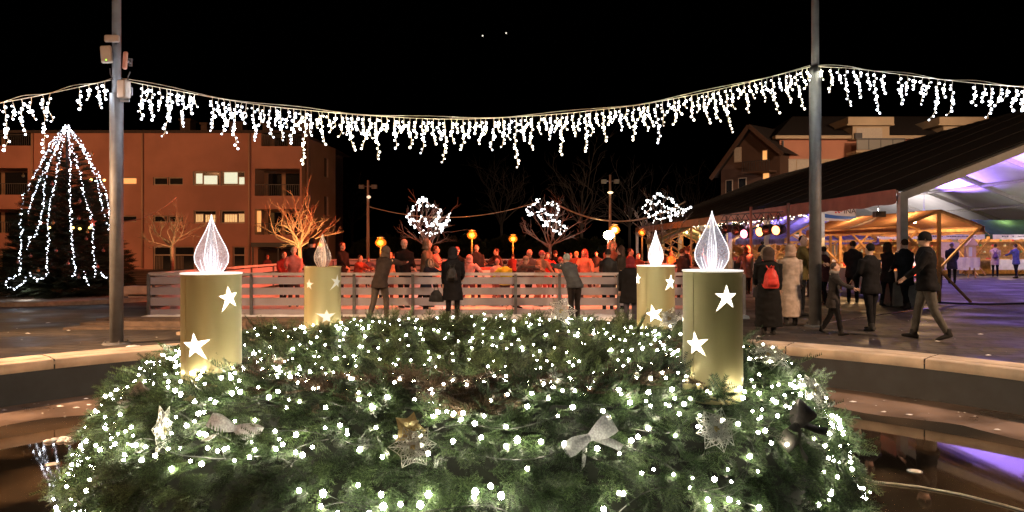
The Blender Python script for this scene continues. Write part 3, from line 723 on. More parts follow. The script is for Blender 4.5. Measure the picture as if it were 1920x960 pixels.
def bow(px, py, label, S=.13, m_=None, tilt=(0,0,0), lift=.08):
    lift += .05; S *= .9; m_ = m_ or RIB; p, r = hit(px, py, lift); t = thing('ribbon_bow', label, 'bow', (0,0,0)); facing(t, p, tilt)
    for s in (-1,1):
        q = MB(); n = 14; w2 = S*.36
        for i in range(n+1):
            a = math.pi*2*i/n; u = s*(S*.55-S*.55*math.cos(a))*1.0; z = S*.26*math.sin(a); f = .35+.65*min(1, abs(u)/(S*.7))
            q.v += [(u,-w2*f+.2*u*s*.3,z),(u,w2*f+.1*u,z+.003)]
        for i in range(n): q.f.append((2*i,2*i+2,2*i+3,2*i+1)); q.mi.append(0)
        o = q.build('loop', m_, t, True); so = o.modifiers.new('s','SOLIDIFY'); so.thickness = .002
        q = MB(); n = 8
        for i in range(n+1):
            f = i/n; q.v += [(s*S*(.1+.75*f)-w2*.35, -S*(.95*f), .012*math.sin(f*6)),(s*S*(.1+.75*f)+w2*.45, -S*(.95*f)+.02, .012*math.sin(f*6+.6))]
        for i in range(n): q.f.append((2*i,2*i+2,2*i+3,2*i+1)); q.mi.append(0)
        o = q.build('tail', m_, t, True); so = o.modifiers.new('s','SOLIDIFY'); so.thickness = .002
    q = MB(); q.ell((0,0,.005), (S*.12,S*.16,S*.12), 10, 6); q.build('knot', m_, t, True); return t
flower(776, 838, 'lacy silver glitter flower at the front of the wreath, left of centre', .125, 6, lift=.10)
flower(768, 806, 'champagne satin flower with solid petals above the lacy front flower', .10, 5, False, GOLDG, lift=.06)
flower(1345, 805, 'round spiky silver flower on the right front of the wreath', .13, 9, lift=.10)
flower(296, 806, 'narrow lacy silver flower on the left flank of the wreath', .15, 6, tilt=(.1,1.15,0), lift=.1)
flower(1052, 581, 'silver lace flower standing on the far top edge of the wreath', .12, 5, tilt=(.2,0,0), lift=.08)
flower(1440, 672, 'pale lace flower just right of the nearest right candle', .17, 7, tilt=(-.9,.3,0), lift=.08)
flower(1520, 735, 'pale lace flower on the upper right flank of the wreath', .14, 7, tilt=(-.5,.9,0), lift=.08)
flower(1255, 600, 'small pale lace flower behind the far right candle', .10, 5, tilt=(-.3,0,0), lift=.08)
bow(1105, 820, 'sheer white ribbon bow on the front of the wreath, right of centre', .16, tilt=(.1,-.3,.5), lift=.1)
bow(440, 803, 'pale dotted ribbon bow on the left front of the wreath', .15, tilt=(.2,.3,-.45), lift=.1)
bow(1492, 800, 'dark grey ribbon bow hanging on the right flank of the wreath', .21, RIBG, tilt=(.2,.8,1.0), lift=.1)
bow(250, 742, 'dark grey ribbon bow on the upper left flank of the wreath', .13, RIBG, tilt=(.2,-.8,.6), lift=.08)

# ================================================================== CANDLES
GOLD = mat('gold_paint', (.29,.25,.12), .42, .30, var=.07, scale=2.2, spec=.6, bump=.03, detail=7)
_n = GOLD.node_tree; _mp = _n.nodes.new('ShaderNodeMapping'); _mp.inputs['Scale'].default_value = (4,4,.35)
_tc = [x for x in _n.nodes if x.type == 'TEX_COORD'][0]; _no = [x for x in _n.nodes if x.type == 'TEX_NOISE'][0]
_n.links.new(_tc.outputs['Object'], _mp.inputs[0]); _n.links.new(_mp.outputs[0], _no.inputs['Vector'])
ACR = bpy.data.materials.new('engraved_acrylic'); ACR.use_nodes = True
ACL = acr('acrylic_lit', .26, .34); ACD = acr('acrylic_unlit', .0, .35)
EDGE = mat('acrylic_edge_lit', (.9,.9,.9), .3, emit=(1,.95,1), es=1.6); EDGED = mat('acrylic_edge_unlit', (.8,.75,.75), .25)
STARL = mat('star_window_lit', (.9,.9,.9), .4, emit=(1,.93,.86), es=4.0); STARD = mat('star_window_unlit', (.62,.66,.70), .4)
EDGE.cycles.emission_sampling = 'NONE'; ACL.cycles.emission_sampling = 'NONE'
STRIM = mat('star_rim', (.55,.48,.3), .4, .4)
def fw(f):   # half-width of the flame at height fraction f
    return float(np.interp(f, [0,.08,.2,.32,.45,.6,.75,.88,.96,1], [.52,.74,.97,1,.87,.6,.34,.15,.06,.015]))
def flame_plate(parent, Hh, Wd, lit, rz, cuts=7, seed=1):
    rd = random.Random(seed); M = Matrix.Rotation(rz, 4, 'Z'); g, e = (ACL, EDGE) if lit else (ACD, EDGED)
    q = MB(); n = 26; th = .004
    for i in range(n+1):
        f = i/n; ww = fw(f)*Wd/2
        for (sx, sy) in ((-1,-1),(1,-1),(1,1),(-1,1)): q.v.append(tuple(M @ Vector((sx*ww, sy*th/2, f*Hh))))
    for i in range(n):
        for j in range(4): q.f.append((4*i+j, 4*i+(j+1)%4, 4*i+4+(j+1)%4, 4*i+4+j)); q.mi.append(0)
    pl = q.build('flame_plate', g, parent)
    q = MB(); er = .0030
    for s in (-1,1): q.tube([M @ Vector((s*fw(i/n)*Wd/2, 0, i/n*Hh)) for i in range(n+1)], er, 5)
    for k in range(cuts):     # engraved tongues rising from the base
        u = (k+.5)/cuts*2-1; top = rd.uniform(.25,.62)*(1-.3*abs(u)) if lit != 2 else .93-.1*abs(u)
        pts = []
        for i in range(13):
            f = top*i/12; pts.append(M @ Vector((u*fw(f)*Wd/2*.86*(1-.12*math.sin(f*8+k)), .0035*(1 if k%2 else -1), f*Hh)))
        q.tube(pts, [er*(.95-.5*i/12) for i in range(13)], 4)
    q.build('edge_line', e, pl, True)
def candle(label, px, topy, D, wpx, boty, stars, lit, flame_h, flame_w, rz, kind, dx=0):
    r = wpx/FPX*D/2; top = P(px, topy, D); base = .5; Hc = top.z-base
    t = thing('candle_ornament', label, 'candle', (top.x, D, base), 0, 'gold candles standing on the wreath')
    q = MB(); q.lathe([(r*1.015,0),(r*1.0,Hc*.5),(r,Hc-.006),(r+.002,Hc),(r-.004,Hc),(r-.006,Hc-.012),(0.001,Hc-.014)], 64); body = q.build('candle_body', GOLD, t, True)
    body.data.polygons.foreach_set('use_smooth', [True]*len(body.data.polygons))
    q = MB(); q.lathe([(r+.0045,Hc-.006),(r+.005,Hc+.004),(r-.006,Hc+.004),(r-.007,Hc-.006)], 64); q.build('rim', mat('rim_lit', (.9,.85,.8), .4, emit=(1,.92,.85), es=.9) if lit else GOLD, t, True)
    q = MB(); sa = math.radians(200+px%60); q.box((r*math.cos(sa)-.002,r*math.sin(sa)-.004,.0),(r*math.cos(sa)+.002,r*math.sin(sa)+.001,Hc-.01)); q.build('seam', GOLD, body)
    q = MB(); q.lathe([(r-.01,Hc-.009),(0.001,Hc-.008)], 48); q.build('top_disc', mat('disc_lit', (.9,.9,.9), .4, emit=(1,.9,.95), es=1.5) if lit else STARD, t)
    f = bpy.data.objects.new('flame', None); COL.objects.link(f); f.parent = t; f.location = (dx*r,0,Hc-.004)
    if kind == 'cross':
        flame_plate(f, flame_h, flame_w, lit, rz, 7, 3); flame_plate(f, flame_h*1.04, flame_w*.98, lit, rz+math.pi/2, 7, 5)
    else:
        flame_plate(f, flame_h, flame_w, lit and 2, rz, 6, 9); flame_plate(f, flame_h*.99, flame_w*.95, lit and 2, rz+math.pi/2, 6, 11)
    az0 = math.atan2(-top.x, -D)   # direction to the camera
    azc = math.atan2(-D, -top.x)
    for (sx, sy, sz, rot, arms) in stars:       # pixel centre, size px, rotation, arm lengths
        u = (sx-px)/(wpx/2); u = max(-.985, min(.985, u)); phi = azc+math.asin(u)
        zc = P(px, sy, D - r*math.sqrt(1-u*u)).z-base; S = sz/FPX*D/2
        for rad_o, grow, m_, nm in ((.0045,1.0,STARL if lit else STARD,'star_window'),(.0022,1.14,STRIM,'star_rim')):
            ring = []
            for k in range(10):
                a = rot+math.pi*2*k/10+math.pi/2; rr_ = S*(arms[k//2] if k % 2 == 0 else .40)*grow
                ring.append((rr_*math.cos(a), rr_*math.sin(a)))
            vs = [(0,0)]; nsub = 4; outl = []
            for k in range(10):
                for s_ in range(nsub): f_ = s_/nsub; outl.append((ring[k][0]*(1-f_)+ring[(k+1)%10][0]*f_, ring[k][1]*(1-f_)+ring[(k+1)%10][1]*f_))
            q = MB(); levels = [0.5,1.0]; rr2 = r+rad_o
            def cv(x, y): a = phi+x/r; return (rr2*math.cos(a), rr2*math.sin(a), zc+y)
            q.v.append(cv(0,0)); n = len(outl)
            for lv in levels:
                for (x,y) in outl: q.v.append(cv(x*lv,y*lv))
            for i in range(n):
                q.f.append((0,1+i,1+(i+1)%n)); q.f.append((1+i,1+n+i,1+n+(i+1)%n,1+(i+1)%n)); q.mi += [0,0]
            q.build(nm, m_, body)
    return t
A1 = (1.0,1.0,1.0,1.0,1.0)
candle('gold candle with glowing stars and a lit flame, nearest on the left', 396.5, 512, 5.2, 107, 695,
       [(426,559,40,R(8),(1.05,.95,1.45,1.15,.95)),(369,648,48,R(6),(.98,1.1,.95,1.3,1.2))], True, .395, .24, 0, 'cross', .0)
candle('gold candle with glowing stars and a lit flame, nearest on the right', 1336, 507, 5.1, 109, 707,
       [(1360,557,42,R(0),(1.05,1.0,1.5,1.1,1.0)),(1307,647,44,R(8),(1.05,1.0,.9,1.2,1.15)),(1283,600,10,R(0),A1)], True, .395, .235, 0, 'cross', -.02)
candle('unlit gold candle with dull stars, farther back on the left', 605, 500, 8.35, 67, 612,
       [(581,533,20,R(-4),(1,.7,.8,1.0,1)),(630,529,26,R(-10),(1,1.0,1.5,.8,.9)),(612,594,30,R(0),(.8,1.3,.8,.8,1.2))], False, .375, .20, R(38), 'curve', .0)
candle('gold candle with glowing stars and a lit flame, farther back on the right', 1229.5, 498, 8.1, 70, 620,
       [(1197,523,22,R(0),(1,.8,1.1,1,1)),(1256,529,28,R(-4),(1,.9,1.35,1,.9)),(1226,589,32,R(14),(1.1,.9,.95,1.2,1.1))], True, .385, .215, R(40), 'curve', .0)

# ================================================================== ICICLE LIGHTS
WIREW = mat('white_wire', (.75,.68,.52), .5)
def curve_pts(ctrl, n):
    px = [c[0] for c in ctrl]; out = []
    for i in range(n+1):
        x = px[0]+(px[-1]-px[0])*i/n
        y = float(np.interp(x, px, [c[1] for c in ctrl])); iD = float(np.interp(x, [px[0],px[-1]], [1/ctrl[0][2],1/ctrl[-1][2]]))
        out.append((x, y, 1/iD))
    for _ in range(6): out = [out[0]]+[(o[0], (out[i][1]+2*o[1]+out[i+2][1])/4, o[2]) for i, o in enumerate(out[1:-1])]+[out[-1]]
    return out
PAT = [.28,.55,.4,.8,.34,.62,.45,1.0,.5,.3,.7,.38]
def icicles(label, ctrl, drops, slant, cool, seed, gaps=()):
    rd = random.Random(seed); t = thing('icicle_lights', label, 'light chain', (0,0,0), 0, 'icicle light chains strung between the poles')
    cp = curve_pts(ctrl, 90); pts = [P(*c) for c in cp]
    q = MB(); q.tube(pts, .006, 5); q.tube([p+Vector((0,.02,.03+.02*math.sin(i*.35))) for i, p in enumerate(pts)], .004, 4); q.build('cable', WIREW, t, True)
    for k in range(drops):
        f = (k+.5)/drops+rd.uniform(-.2,.2)/drops; x = ctrl[0][0]+(ctrl[-1][0]-ctrl[0][0])*f
        if any(g0 < x < g1 for g0, g1 in gaps): continue
        i = f*90; i0 = min(89, max(0,int(i))); top = pts[i0].lerp(pts[i0+1], i-i0); L = PAT[k % 12]*.82*rd.uniform(.8,1.1)
        q = MB(); bq = MB(); n = max(3, int(L/.058)); sw = slant(x); w1, w2 = rd.uniform(0,6), rd.uniform(.02,.05); cur = []
        for j in range(n+1):
            s = j/n; z = -L*s; xx = sw*L*s*s+w2*math.sin(s*5+w1)*s+(rd.uniform(-.007,.007)); yy = rd.uniform(-.02,.02)+.4*sw*L*s; cur.append(top+Vector((xx, yy, z)))
        q.tube(cur, .0045, 4)
        for j, c in enumerate(cur[1:]):
            bp_ = c+Vector((rd.choice((-1,1))*.022, rd.uniform(-.02,.02), -.012)); q.tube([c,bp_], .003, 3)
            rb_ = rd.choice((.011,.014,.018,.021)); bq.tube([bp_+Vector((0,0,rb_*.9)), bp_+Vector((0,0,rb_*.2)), bp_-Vector((0,0,rb_*.75)), bp_-Vector((0,0,rb_*1.1))], [rb_*.45,rb_,rb_*.9,rb_*.3], 7)
        s_ = q.build('strand', WIREW, t); cm = DIM_ICE if rd.random() < .05 else COOL_GLOW if (cool(x) or rd.random() < .25) else WARM_ICE
        tag(bq.build('bulb_row', cm, s_, True), kind='stuff')
        if cm is not DIM_ICE: sb = MB(); sb.ico(cur[int(n*.6)]+Vector((0,-.02,-.03)), .021); sb.build('bulb', COOL_STRONG if cm is COOL_GLOW else WARM_STRONG, s_, True)
    return t
icicles('icicle light chain from the left frame edge to the pole with antennas', [(-260,248,9.2),(-100,222,9.9),(0,193,10.5),(60,182,10.8),(140,165,11.3),(208,150,11.78)], 27, lambda x: .05, lambda x: True, 5, gaps=((108,140),))
icicles('longest icicle light chain, spanning the sky between the two tall poles', [(228,150,11.8),(262,157,11.9),(400,183,12.1),(500,199,12.3),(640,213,12.6),(760,221,12.8),(850,224,13),(940,221,13.2),(1060,213,13.4),(1200,197,13.7),(1330,172,14),(1430,148,14.2),(1520,125,14.3)], 118,
        lambda x: .0 if x < 1100 else .28*(x-1100)/400, lambda x: x < 560, 8, gaps=((230,258),(366,398)))
icicles('icicle light chain from the right pole to the right frame edge, blown by wind', [(1534,125,14.3),(1600,128,13.6),(1700,141,12.9),(1790,152,12.4),(1850,158,12),(1920,163,11.5),(2060,190,10.8),(2200,230,10)], 46, lambda x: -.15 if x > 1700 else .05, lambda x: x > 1590, 21, gaps=((1668,1676),(1792,1815)))
# ================================================================== POLES
def pole(label, px, D, segs, lamp=None):
    x = P(px, HOR, D).x; t = thing('lamp_pole', label, 'pole', (x, D, 0), 0, 'tall grey poles carrying the light chains')
    for i, (z0, z1, r0, r1) in enumerate(segs):
        q = MB(); q.tube([(0,0,z0),(0,0,z1)], [r0,r1], 24); q.build('shaft', METAL, t, True)
    q = MB(); q.lathe([(.001,.03),(.19,.03),(.21,.0)], 28); q.build('base_plate', METAL, t, True)
    q = MB()
    for k in range(4): a = k*math.pi/2+.7; q.tube([(.16*math.cos(a),.16*math.sin(a),.03),(.16*math.cos(a),.16*math.sin(a),.06)], .015, 6)
    q.build('bolt', METAL, t); return t
p1 = pole('tall grey steel pole with radio antennas, left of the wreath', 218.5, 11.8, [(.0,3.95,.1,.1),(3.95,9.5,.066,.062)])
p2 = pole('tall plain grey steel pole right of the wreath', 1528.5, 14.4, [(.0,5.0,.115,.11),(5.0,9.8,.07,.065)])
# unseen heads added at the pole tops, out of frame; they hold no light
for pp, tg, col in ((p1,(-22,50,2),(1,.45,.16)),(p2,(14,60,8),(1,.6,.3))):
    q = MB(); q.box((-.35,-.08,9.5),(.35,.16,9.62)); hd = q.build('lamp_head', DARKM, pp)
BEIGE = mat('antenna_plastic', (.36,.32,.28), .5, var=.04)
def P0(px,py,D=11.8): return P(px,py,D)
def panel(cx, cy, wpx, hpx, D, rot, yaw, label, cat='antenna', name='panel_antenna', thick=.06, m_=BEIGE):
    c = P0(cx,cy,D); s = D/FPX; t = thing(name, label, cat, c, 0); M = Matrix.Rotation(yaw,4,'Z') @ Matrix.Rotation(rot,4,'Y')
    q = MB(); q.box((-wpx*s/2,-thick,-hpx*s/2),(wpx*s/2,0,hpx*s/2),0,M); o = q.build('housing', m_, t); bv = o.modifiers.new('b','BEVEL'); bv.width = min(.03, thick*.45); bv.segments = 3
    q = MB(); q.tube([(0,0,0),(0,.12,-.02)], .018, 8); q.beam((0,.1,-.06),(0,.1,.06),.05,.03); q.build('bracket', METAL, t); return t, M, s
panel(212,73.5,28,14,11.65, 0,0,'horizontal beige antenna housing, topmost on the left pole')
t, M, s = panel(201,103,20,33,11.6, R(-5),R(8),'upright beige antenna with a green diode, left side of the pole')
q = MB(); q.ell(M @ Vector((0,-.062,-.09)), (.010,.004,.010), 8, 5); q.build('diode', mat('green_led', (.2,.8,.1), emit=(.3,1,.05), es=4), t)
panel(238.5,114,10,33,11.65, R(10),R(-42),'tilted antenna on the right side of the pole, painted with red rink light', m_=mat('antenna_painted_glow', (.45,.22,.16), .5))  # the rink's red light is put into this housing's colour
t, M, s = panel(239,169,20,34,11.62, 0,R(-20),'beige junction box strapped to the left pole at the light chain', 'junction box', 'junction_box', .14)
q = MB(); q.beam((-.12,.02,-.16),(.02,.02,-.16),.02,.04); q.beam((-.1,.03,.1),(0,.03,.1),.02,.04); q.build('strap', METAL, t)
# black string light clamps
for (a,b) in (((206,128),(212,150)),((244,135),(240,152))):
    q = MB(); q.tube([P0(*a,11.6),P0((a[0]+b[0])/2-2,(a[1]+b[1])/2,11.6),P0(*b,11.6)], .01, 6); tag(q.build('antenna_cable', DARKM), 'short cable running down from the %s antenna to the chain' % ('left' if a[0] < 220 else 'right'), 'cable')

# far masts with cross heads, hanging cable between
def mast(px, topy, D, label, spot=False):
    x = P(px,HOR,D).x; zt = P(px,topy,D).z; t = thing('lighting_mast', label, 'mast', (x,D,0))
    q = MB(); q.tube([(0,0,0),(0,0,zt)], [.10,.06], 10); q.build('shaft', mat('mast_paint', (.35,.25,.2), .6), t, True)
    q = MB(); q.beam((-.36,0,zt-.35),(.36,0,zt-.35),.06,.06); q.build('crossbar', METAL, t)
    for s in (-1,1): q = MB(); q.box((s*.36-.14,-.12,zt-.48),(s*.36+.14,.1,zt-.26),0,Matrix.Identity(4)); q.build('floodlight', METAL, t)
    return t, x, zt
m1, m1x, m1z = mast(690, 338, 42, 'thin mast with two small floodlights left of the ring lit tree')
q = MB(); q.ell((.06,-.1,m1z-.95),(.12,.1,.09),10,6); q.build('camera_dome', mat('lamp_white', (.8,.8,.75), emit=(1,.8,.55), es=1.0), m1)  # camera dome is no lamp; its glow is set in the material
m2, m2x, m2z = mast(1144, 328, 42, 'thin mast lit from below by a bright white lamp')
sp = P(1144,360,41.8)
q = MB(); q.lathe([(.03,.05),(.16,.0),(.13,-.06),(.02,-.08)], 12, c=(0,-.1,sp.z)); q.build('spot_head', mat('lamp_spot', (.9,.9,.8), emit=(1,.75,.4), es=2.2), m2)
HALO = bpy.data.materials.new('halo_glow'); HALO.use_nodes = True  # glowing material that imitates the halo round a street lamp
_n = HALO.node_tree; _b = _n.nodes['Principled BSDF']; _b.inputs['Base Color'].default_value = (.8,.3,.05,1); _b.inputs['Emission Color'].default_value = (1,.27,.02,1); _b.inputs['Emission Strength'].default_value = .75
_lw = _n.nodes.new('ShaderNodeLayerWeight'); _lw.inputs[0].default_value = .5; _iv = _n.nodes.new('ShaderNodeMapRange'); _iv.inputs[1].default_value = 0; _iv.inputs[2].default_value = .9; _iv.inputs[3].default_value = .75; _iv.inputs[4].default_value = .05
_tr = _n.nodes.new('ShaderNodeBsdfTransparent'); _mx = _n.nodes.new('ShaderNodeMixShader'); _n.links.new(_lw.outputs['Facing'], _iv.inputs[0]); _n.links.new(_iv.outputs[0], _mx.inputs[0]); _n.links.new(_tr.outputs[0], _mx.inputs[1]); _n.links.new(_b.outputs[0], _mx.inputs[2]); _n.links.new(_mx.outputs[0], _n.nodes['Material Output'].inputs[0]); HALO.cycles.emission_sampling = 'NONE'
def street_lamp(px, py, D, label, power, col=(1,.24,.025), es=2.4, r=.16, low=None, z0=0):
    p = P(px,py,D); t = thing('street_lamp', label, 'street lamp', (p.x,D,z0), 0, 'low street lamps behind the rink')
    q = MB(); q.tube([(0,0,0),(0,0,p.z-z0-r*.8)], [.07,.045], 10); q.build('shaft', mat('lamp_post_paint', (.3,.24,.18), .5), t, True)
    q = MB(); q.lathe([(.02,r*2.2),(r*1.3,r*1.75),(r*1.35,r*1.6),(r*.3,r*1.55)], 20, c=(0,0,p.z-z0)); q.build('hood', mat('lamp_hood', (.5,.42,.3), .5), t, True)
    q = MB(); q.ell((0,0,p.z-z0), (r*.9,r*.9,r*.8), 12, 8); q.build('lamp_bulb', mat('sodium_%d_%d' % (es, int(col[1]*100)), (1,.6,.2), emit=(1,col[1]*1.9,col[2]*3), es=es*1.8), t, True)
    q = MB(); q.ell((0,0,p.z-z0), (r*1.9,r*1.9,r*1.6), 16, 10); q.build('halo_shell', HALO, t, True)  # shell added round the bulb to imitate its orange halo
    light('lamp_light', 'POINT', (0,-r*2.2,p.z-z0), power, col, size=r*.8, parent=t)
    return t
street_lamp(885,441,44,'orange street lamp just left of the picture middle, behind the skaters',160)
street_lamp(962,448,50,'orange street lamp right of the picture middle, behind the skaters',160)
street_lamp(714,455,40,'low orange street lamp beside the thin left mast',130)
street_lamp(1204,436,47,'small orange street lamp at the far corner of the marquee',60, es=3, r=.13)
street_lamp(603,459,34.5,'low orange lamp at the right of the brightly lit bare tree',40, es=3, r=.10)
street_lamp(1152,431,40,'warm lamp just above the dazzling white floodlight',60, col=(1,.6,.2), es=5)
p = P(1141,441,38); fl = thing('floodlight', 'dazzling white floodlight on a short post behind the rink', 'floodlight', (p.x,38,0))
q = MB(); q.tube([(0,0.1,0),(0,.1,p.z)], .05, 8); q.build('shaft', DARKM, fl, True)
q = MB(); q.box((-.17,-.0,p.z-.12),(.17,.14,p.z+.12)); q.build('housing', DARKM, fl)
q = MB(); q.ell((0,-.05,p.z), (.27,.06,.22), 14, 8); q.build('lens', mat('flood_lens', (1,1,.9), emit=(1,.86,.55), es=60), fl, True)
light('flood_light', 'SPOT', (0,-.2,p.z), 900, (1,.80,.5), aim=None, size=.15, spot=150, blend=.6, parent=fl).rotation_euler = (R(82),0,R(10))
light('up_light', 'SPOT', (0,3.4,p.z-.3), 500, (1,.72,.38), size=.1, spot=40, parent=fl).rotation_euler = (R(172),0,0)
# lamps outside the frame: round the square, they give the orange light on the facade, the rim and the paving
def high_lamp(x, y, z, label, kind, **kw):
    t = thing('square_lamp', label, 'street lamp', (x,y,0))
    q = MB(); q.tube([(0,0,0),(0,0,z)], [.1,.06], 10); q.build('shaft', METAL, t, True)
    q = MB(); q.box((-.3,-.15,z),(.3,.15,z+.12)); q.build('lamp_head', DARKM, t)
    aim = kw.pop('aim', None); l = light('lamp_light', kind, (0,0,z-.12), aim=(Vector(aim)-Vector((x,y,0))) if aim else None, parent=t, **kw); return t
high_lamp(-30,24,10.5,'tall sodium lamp beyond the left frame edge, facing the apartment block','SPOT',aim=(-24,50,3),energy=14000,col=(1,.42,.16),size=.35,spot=115,blend=.6)
high_lamp(-4,-22,11,'tall sodium lamp behind the photographer on the left','SPOT',aim=(-13,50,4.0),energy=34000,col=(1,.42,.17),size=.2,spot=46,blend=.5)
high_lamp(12,-16,11,'tall lamp behind the photographer on the right','SPOT',aim=(24,66,10),energy=40000,col=(1,.6,.34),size=.3,spot=36,blend=.6)
high_lamp(-14,6.5,6.5,'square lamp left of the fountain, outside the frame','SPOT',aim=(-7.2,9.0,0),energy=30000,col=(1,.56,.28),size=.3,spot=62,blend=.6)
high_lamp(14.5,5.5,6.5,'square lamp right of the fountain, outside the frame','SPOT',aim=(7.6,9.6,0),energy=17000,col=(1,.60,.36),size=.3,spot=62,blend=.6)
high_lamp(33,30,14,'tall lamp beyond the right frame edge facing the pink house','SPOT',aim=(26,66,9),energy=48000,col=(1,.62,.38),size=.3,spot=60,blend=.6)
high_lamp(-16.5,18,3.2,'low lamp lighting the paving beside the big tree','SPOT',aim=(-11.5,16,0),energy=2600,col=(1,.5,.16),size=.2,spot=50,blend=.8)

for (px_, D_, pw, lb_) in ((562,29.6,900,'ground uplight below the brightly lit pollarded tree'),(322,28.4,420,'added ground uplight below the left bare tree')):  # the left tree's uplight is added to brighten its branches
    c_ = P(px_,HOR,D_); t = thing('ground_uplight', lb_, 'uplight', (c_.x,D_,0)); q = MB(); q.lathe([(.12,0),(.12,.08),(.10,.09),(.001,.085)], 16); q.build('housing', DARKM, t, True)
    light('uplight_beam', 'SPOT', (0,0,.12), pw, (1,.60,.24), aim=(0,1.2,3.0), size=.06, spot=95, blend=.6, parent=t)
# cable hung between masts and trees
def hung(a, b, sag, label, r=.02, bulbs=0):
    a = Vector(a); b = Vector(b); q = MB(); n = 30; pts = [a.lerp(b,i/n)-Vector((0,0,sag*4*(i/n)*(1-i/n))) for i in range(n+1)]
    q.tube(pts, r, 5); return tag(q.build('hanging_cable', mat('cable_grey', (.45,.36,.28), .6), smooth=True), label, 'cable')
hung(P(690,387,42), P(1010,378,42), .75, 'thin cable hanging from the left mast towards the second ring lit tree', .022)
hung(P(1048,385,42), P(1285,378,42), 1.0, 'thick cable sagging past the bright mast to the third ring lit tree', .045)
hung(P(200,412,27), P(330,370,27), .35, 'pale cable rising from behind the big tree towards the bare tree', .022)

# ================================================================== BARE TREES
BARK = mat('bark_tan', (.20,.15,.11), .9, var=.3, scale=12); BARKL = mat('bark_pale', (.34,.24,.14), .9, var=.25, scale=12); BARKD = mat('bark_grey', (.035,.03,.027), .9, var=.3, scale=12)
def bare_tree(label, px, D, crown_px, topy, forky, m_, seed, up=.5, depth=5, r0=.09, group='bare trees behind the rink', nmain=8, z0=0, wid=1.0):
    rd = random.Random(seed); x = P(px,HOR,D).x; t = thing('bare_tree', label, 'tree', (x,D,z0), 0, group)
    zf = P(px,forky,D).z-z0; zt = P(px,topy,D).z-z0; Wd = crown_px/FPX*D/2; Hh = zt-zf
    q = MB(); q.tube([(0,0,0),(.02,.01,zf*.5),(0,0,zf),(0,.0,zf+Hh*.12)], [r0,r0*.85,r0*.8,r0*.55], 8); q.build('trunk', m_, t, True)
    q = MB()
    def grow(p, d, L, r, lev):
        pts = [p]; n = 4; dd = d.copy()
        for i in range(n):
            dd = (dd+Vector((rd.gauss(0,.16),rd.gauss(0,.16),rd.gauss(.03,.12)))).normalized(); pts.append(pts[-1]+dd*L/n)
        q.tube(pts, [r*(1-.55*i/n) for i in range(n+1)], 5 if lev > 2 else 3, cap=False)
        if lev <= 0: return
        for k in range(rd.choice((2,3,3))):
            i = rd.randint(1,n); side = Vector((rd.gauss(0,1),rd.gauss(0,1),rd.gauss(.25,.6))).normalized()
            nd = (dd*1.0+side*.75).normalized(); grow(pts[i], nd, L*rd.uniform(.5,.78), r*.55, lev-1)
    for k in range(nmain):
        a = 2*math.pi*k/nmain+rd.uniform(-.3,.3); el = rd.uniform(up*.35, min(1.45,up*1.7)); c = math.cos(el)
        tx = Wd*c; grow(Vector((0,0,zf+rd.uniform(-.05,.12)*Hh)), Vector((math.cos(a)*c*Wd, math.sin(a)*c*Wd, math.sin(el)*Hh)).normalized(), (Wd*c*.62+Hh*math.sin(el)*.55), r0*.42, depth-2)
    q.build('crown', m_, t); return t, Vector((x,D,z0)), zf, zt, Wd
bare_tree('bare spreading tree left of the nearest left candle, orange lit', 322, 30, 118, 386, 462, BARK, 3, .45, 5, .09)
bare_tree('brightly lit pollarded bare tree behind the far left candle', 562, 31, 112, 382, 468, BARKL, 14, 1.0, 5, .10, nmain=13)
tA = bare_tree('bare tree wrapped with a ring of white lights, left of middle', 803, 34, 118, 385, 462, BARK, 23, .5, 5, .09)
tB = bare_tree('bare tree with a loop of white lights, right of middle', 1031, 34, 118, 385, 462, BARK, 31, .45, 5, .09)
tC = bare_tree('bare tree with white lights beside the marquee corner', 1238, 36, 110, 375, 470, BARK, 41, .5, 5, .09)
LT = mat('led_far', (.9,.9,.9), emit=(.93,.97,1), es=6); LT.cycles.emission_sampling = 'NONE'
def tree_ring(label, loop, D, dens=3.2, seed=0, r=.042, depth=.8):
    rd = random.Random(seed); t = thing('tree_lights', label, 'light chain', (0,0,0), 0, 'white light loops hung in the bare trees')
    pts = []; n = len(loop)
    for i in range(n-1):
        a, b = loop[i], loop[i+1]; m = max(1,int(math.hypot(a[0]-b[0],a[1]-b[1])/dens))
        for j in range(m):
            f = j/m; ph = (i+f)/n*6.28; pts.append(P(a[0]+(b[0]-a[0])*f+rd.gauss(0,2.3), a[1]+(b[1]-a[1])*f+rd.gauss(0,2.3), D+depth*math.sin(ph)))
    q = MB(); q.tube(pts, .012, 4); q.build('wire', WIREW, t); q = MB()
    for p_ in pts: q.ico(p_+Vector((0,-.03,0)), rd.choice((.45,.6,.8,1.0,1.45))*r)
    tag(q.build('bulb_row', LT, t, True), kind='stuff')
    for p_ in pts[5::20]: bulb_light(p_+Vector((0,-.1,.05)), 8.0, (.93,.97,1), t, .03)
tree_ring('ring of white lights in the bare tree left of middle', [(795,370),(778,386),(765,402),(768,420),(782,430),(797,438),(812,441),(830,432),(840,416),(842,402),(838,418),(826,430),(812,420),(822,405),(826,392),(812,386),(800,380),(795,370),(786,388),(784,398)], 34, seed=1)
tree_ring('ragged inner garland across the lit ring tree', [(766,412),(780,416),(795,412),(806,424),(818,420),(830,428)], 33.6, seed=2)
tree_ring('loop of white lights in the bare tree right of middle', [(1012,370),(1000,384),(988,396),(992,406),(1006,398),(1020,392),(1032,384),(1044,388),(1046,398),(1034,404),(1020,402),(1012,408),(1024,420),(1040,412),(1052,420),(1064,430),(1050,436),(1034,426),(1018,418)], 34, seed=3)
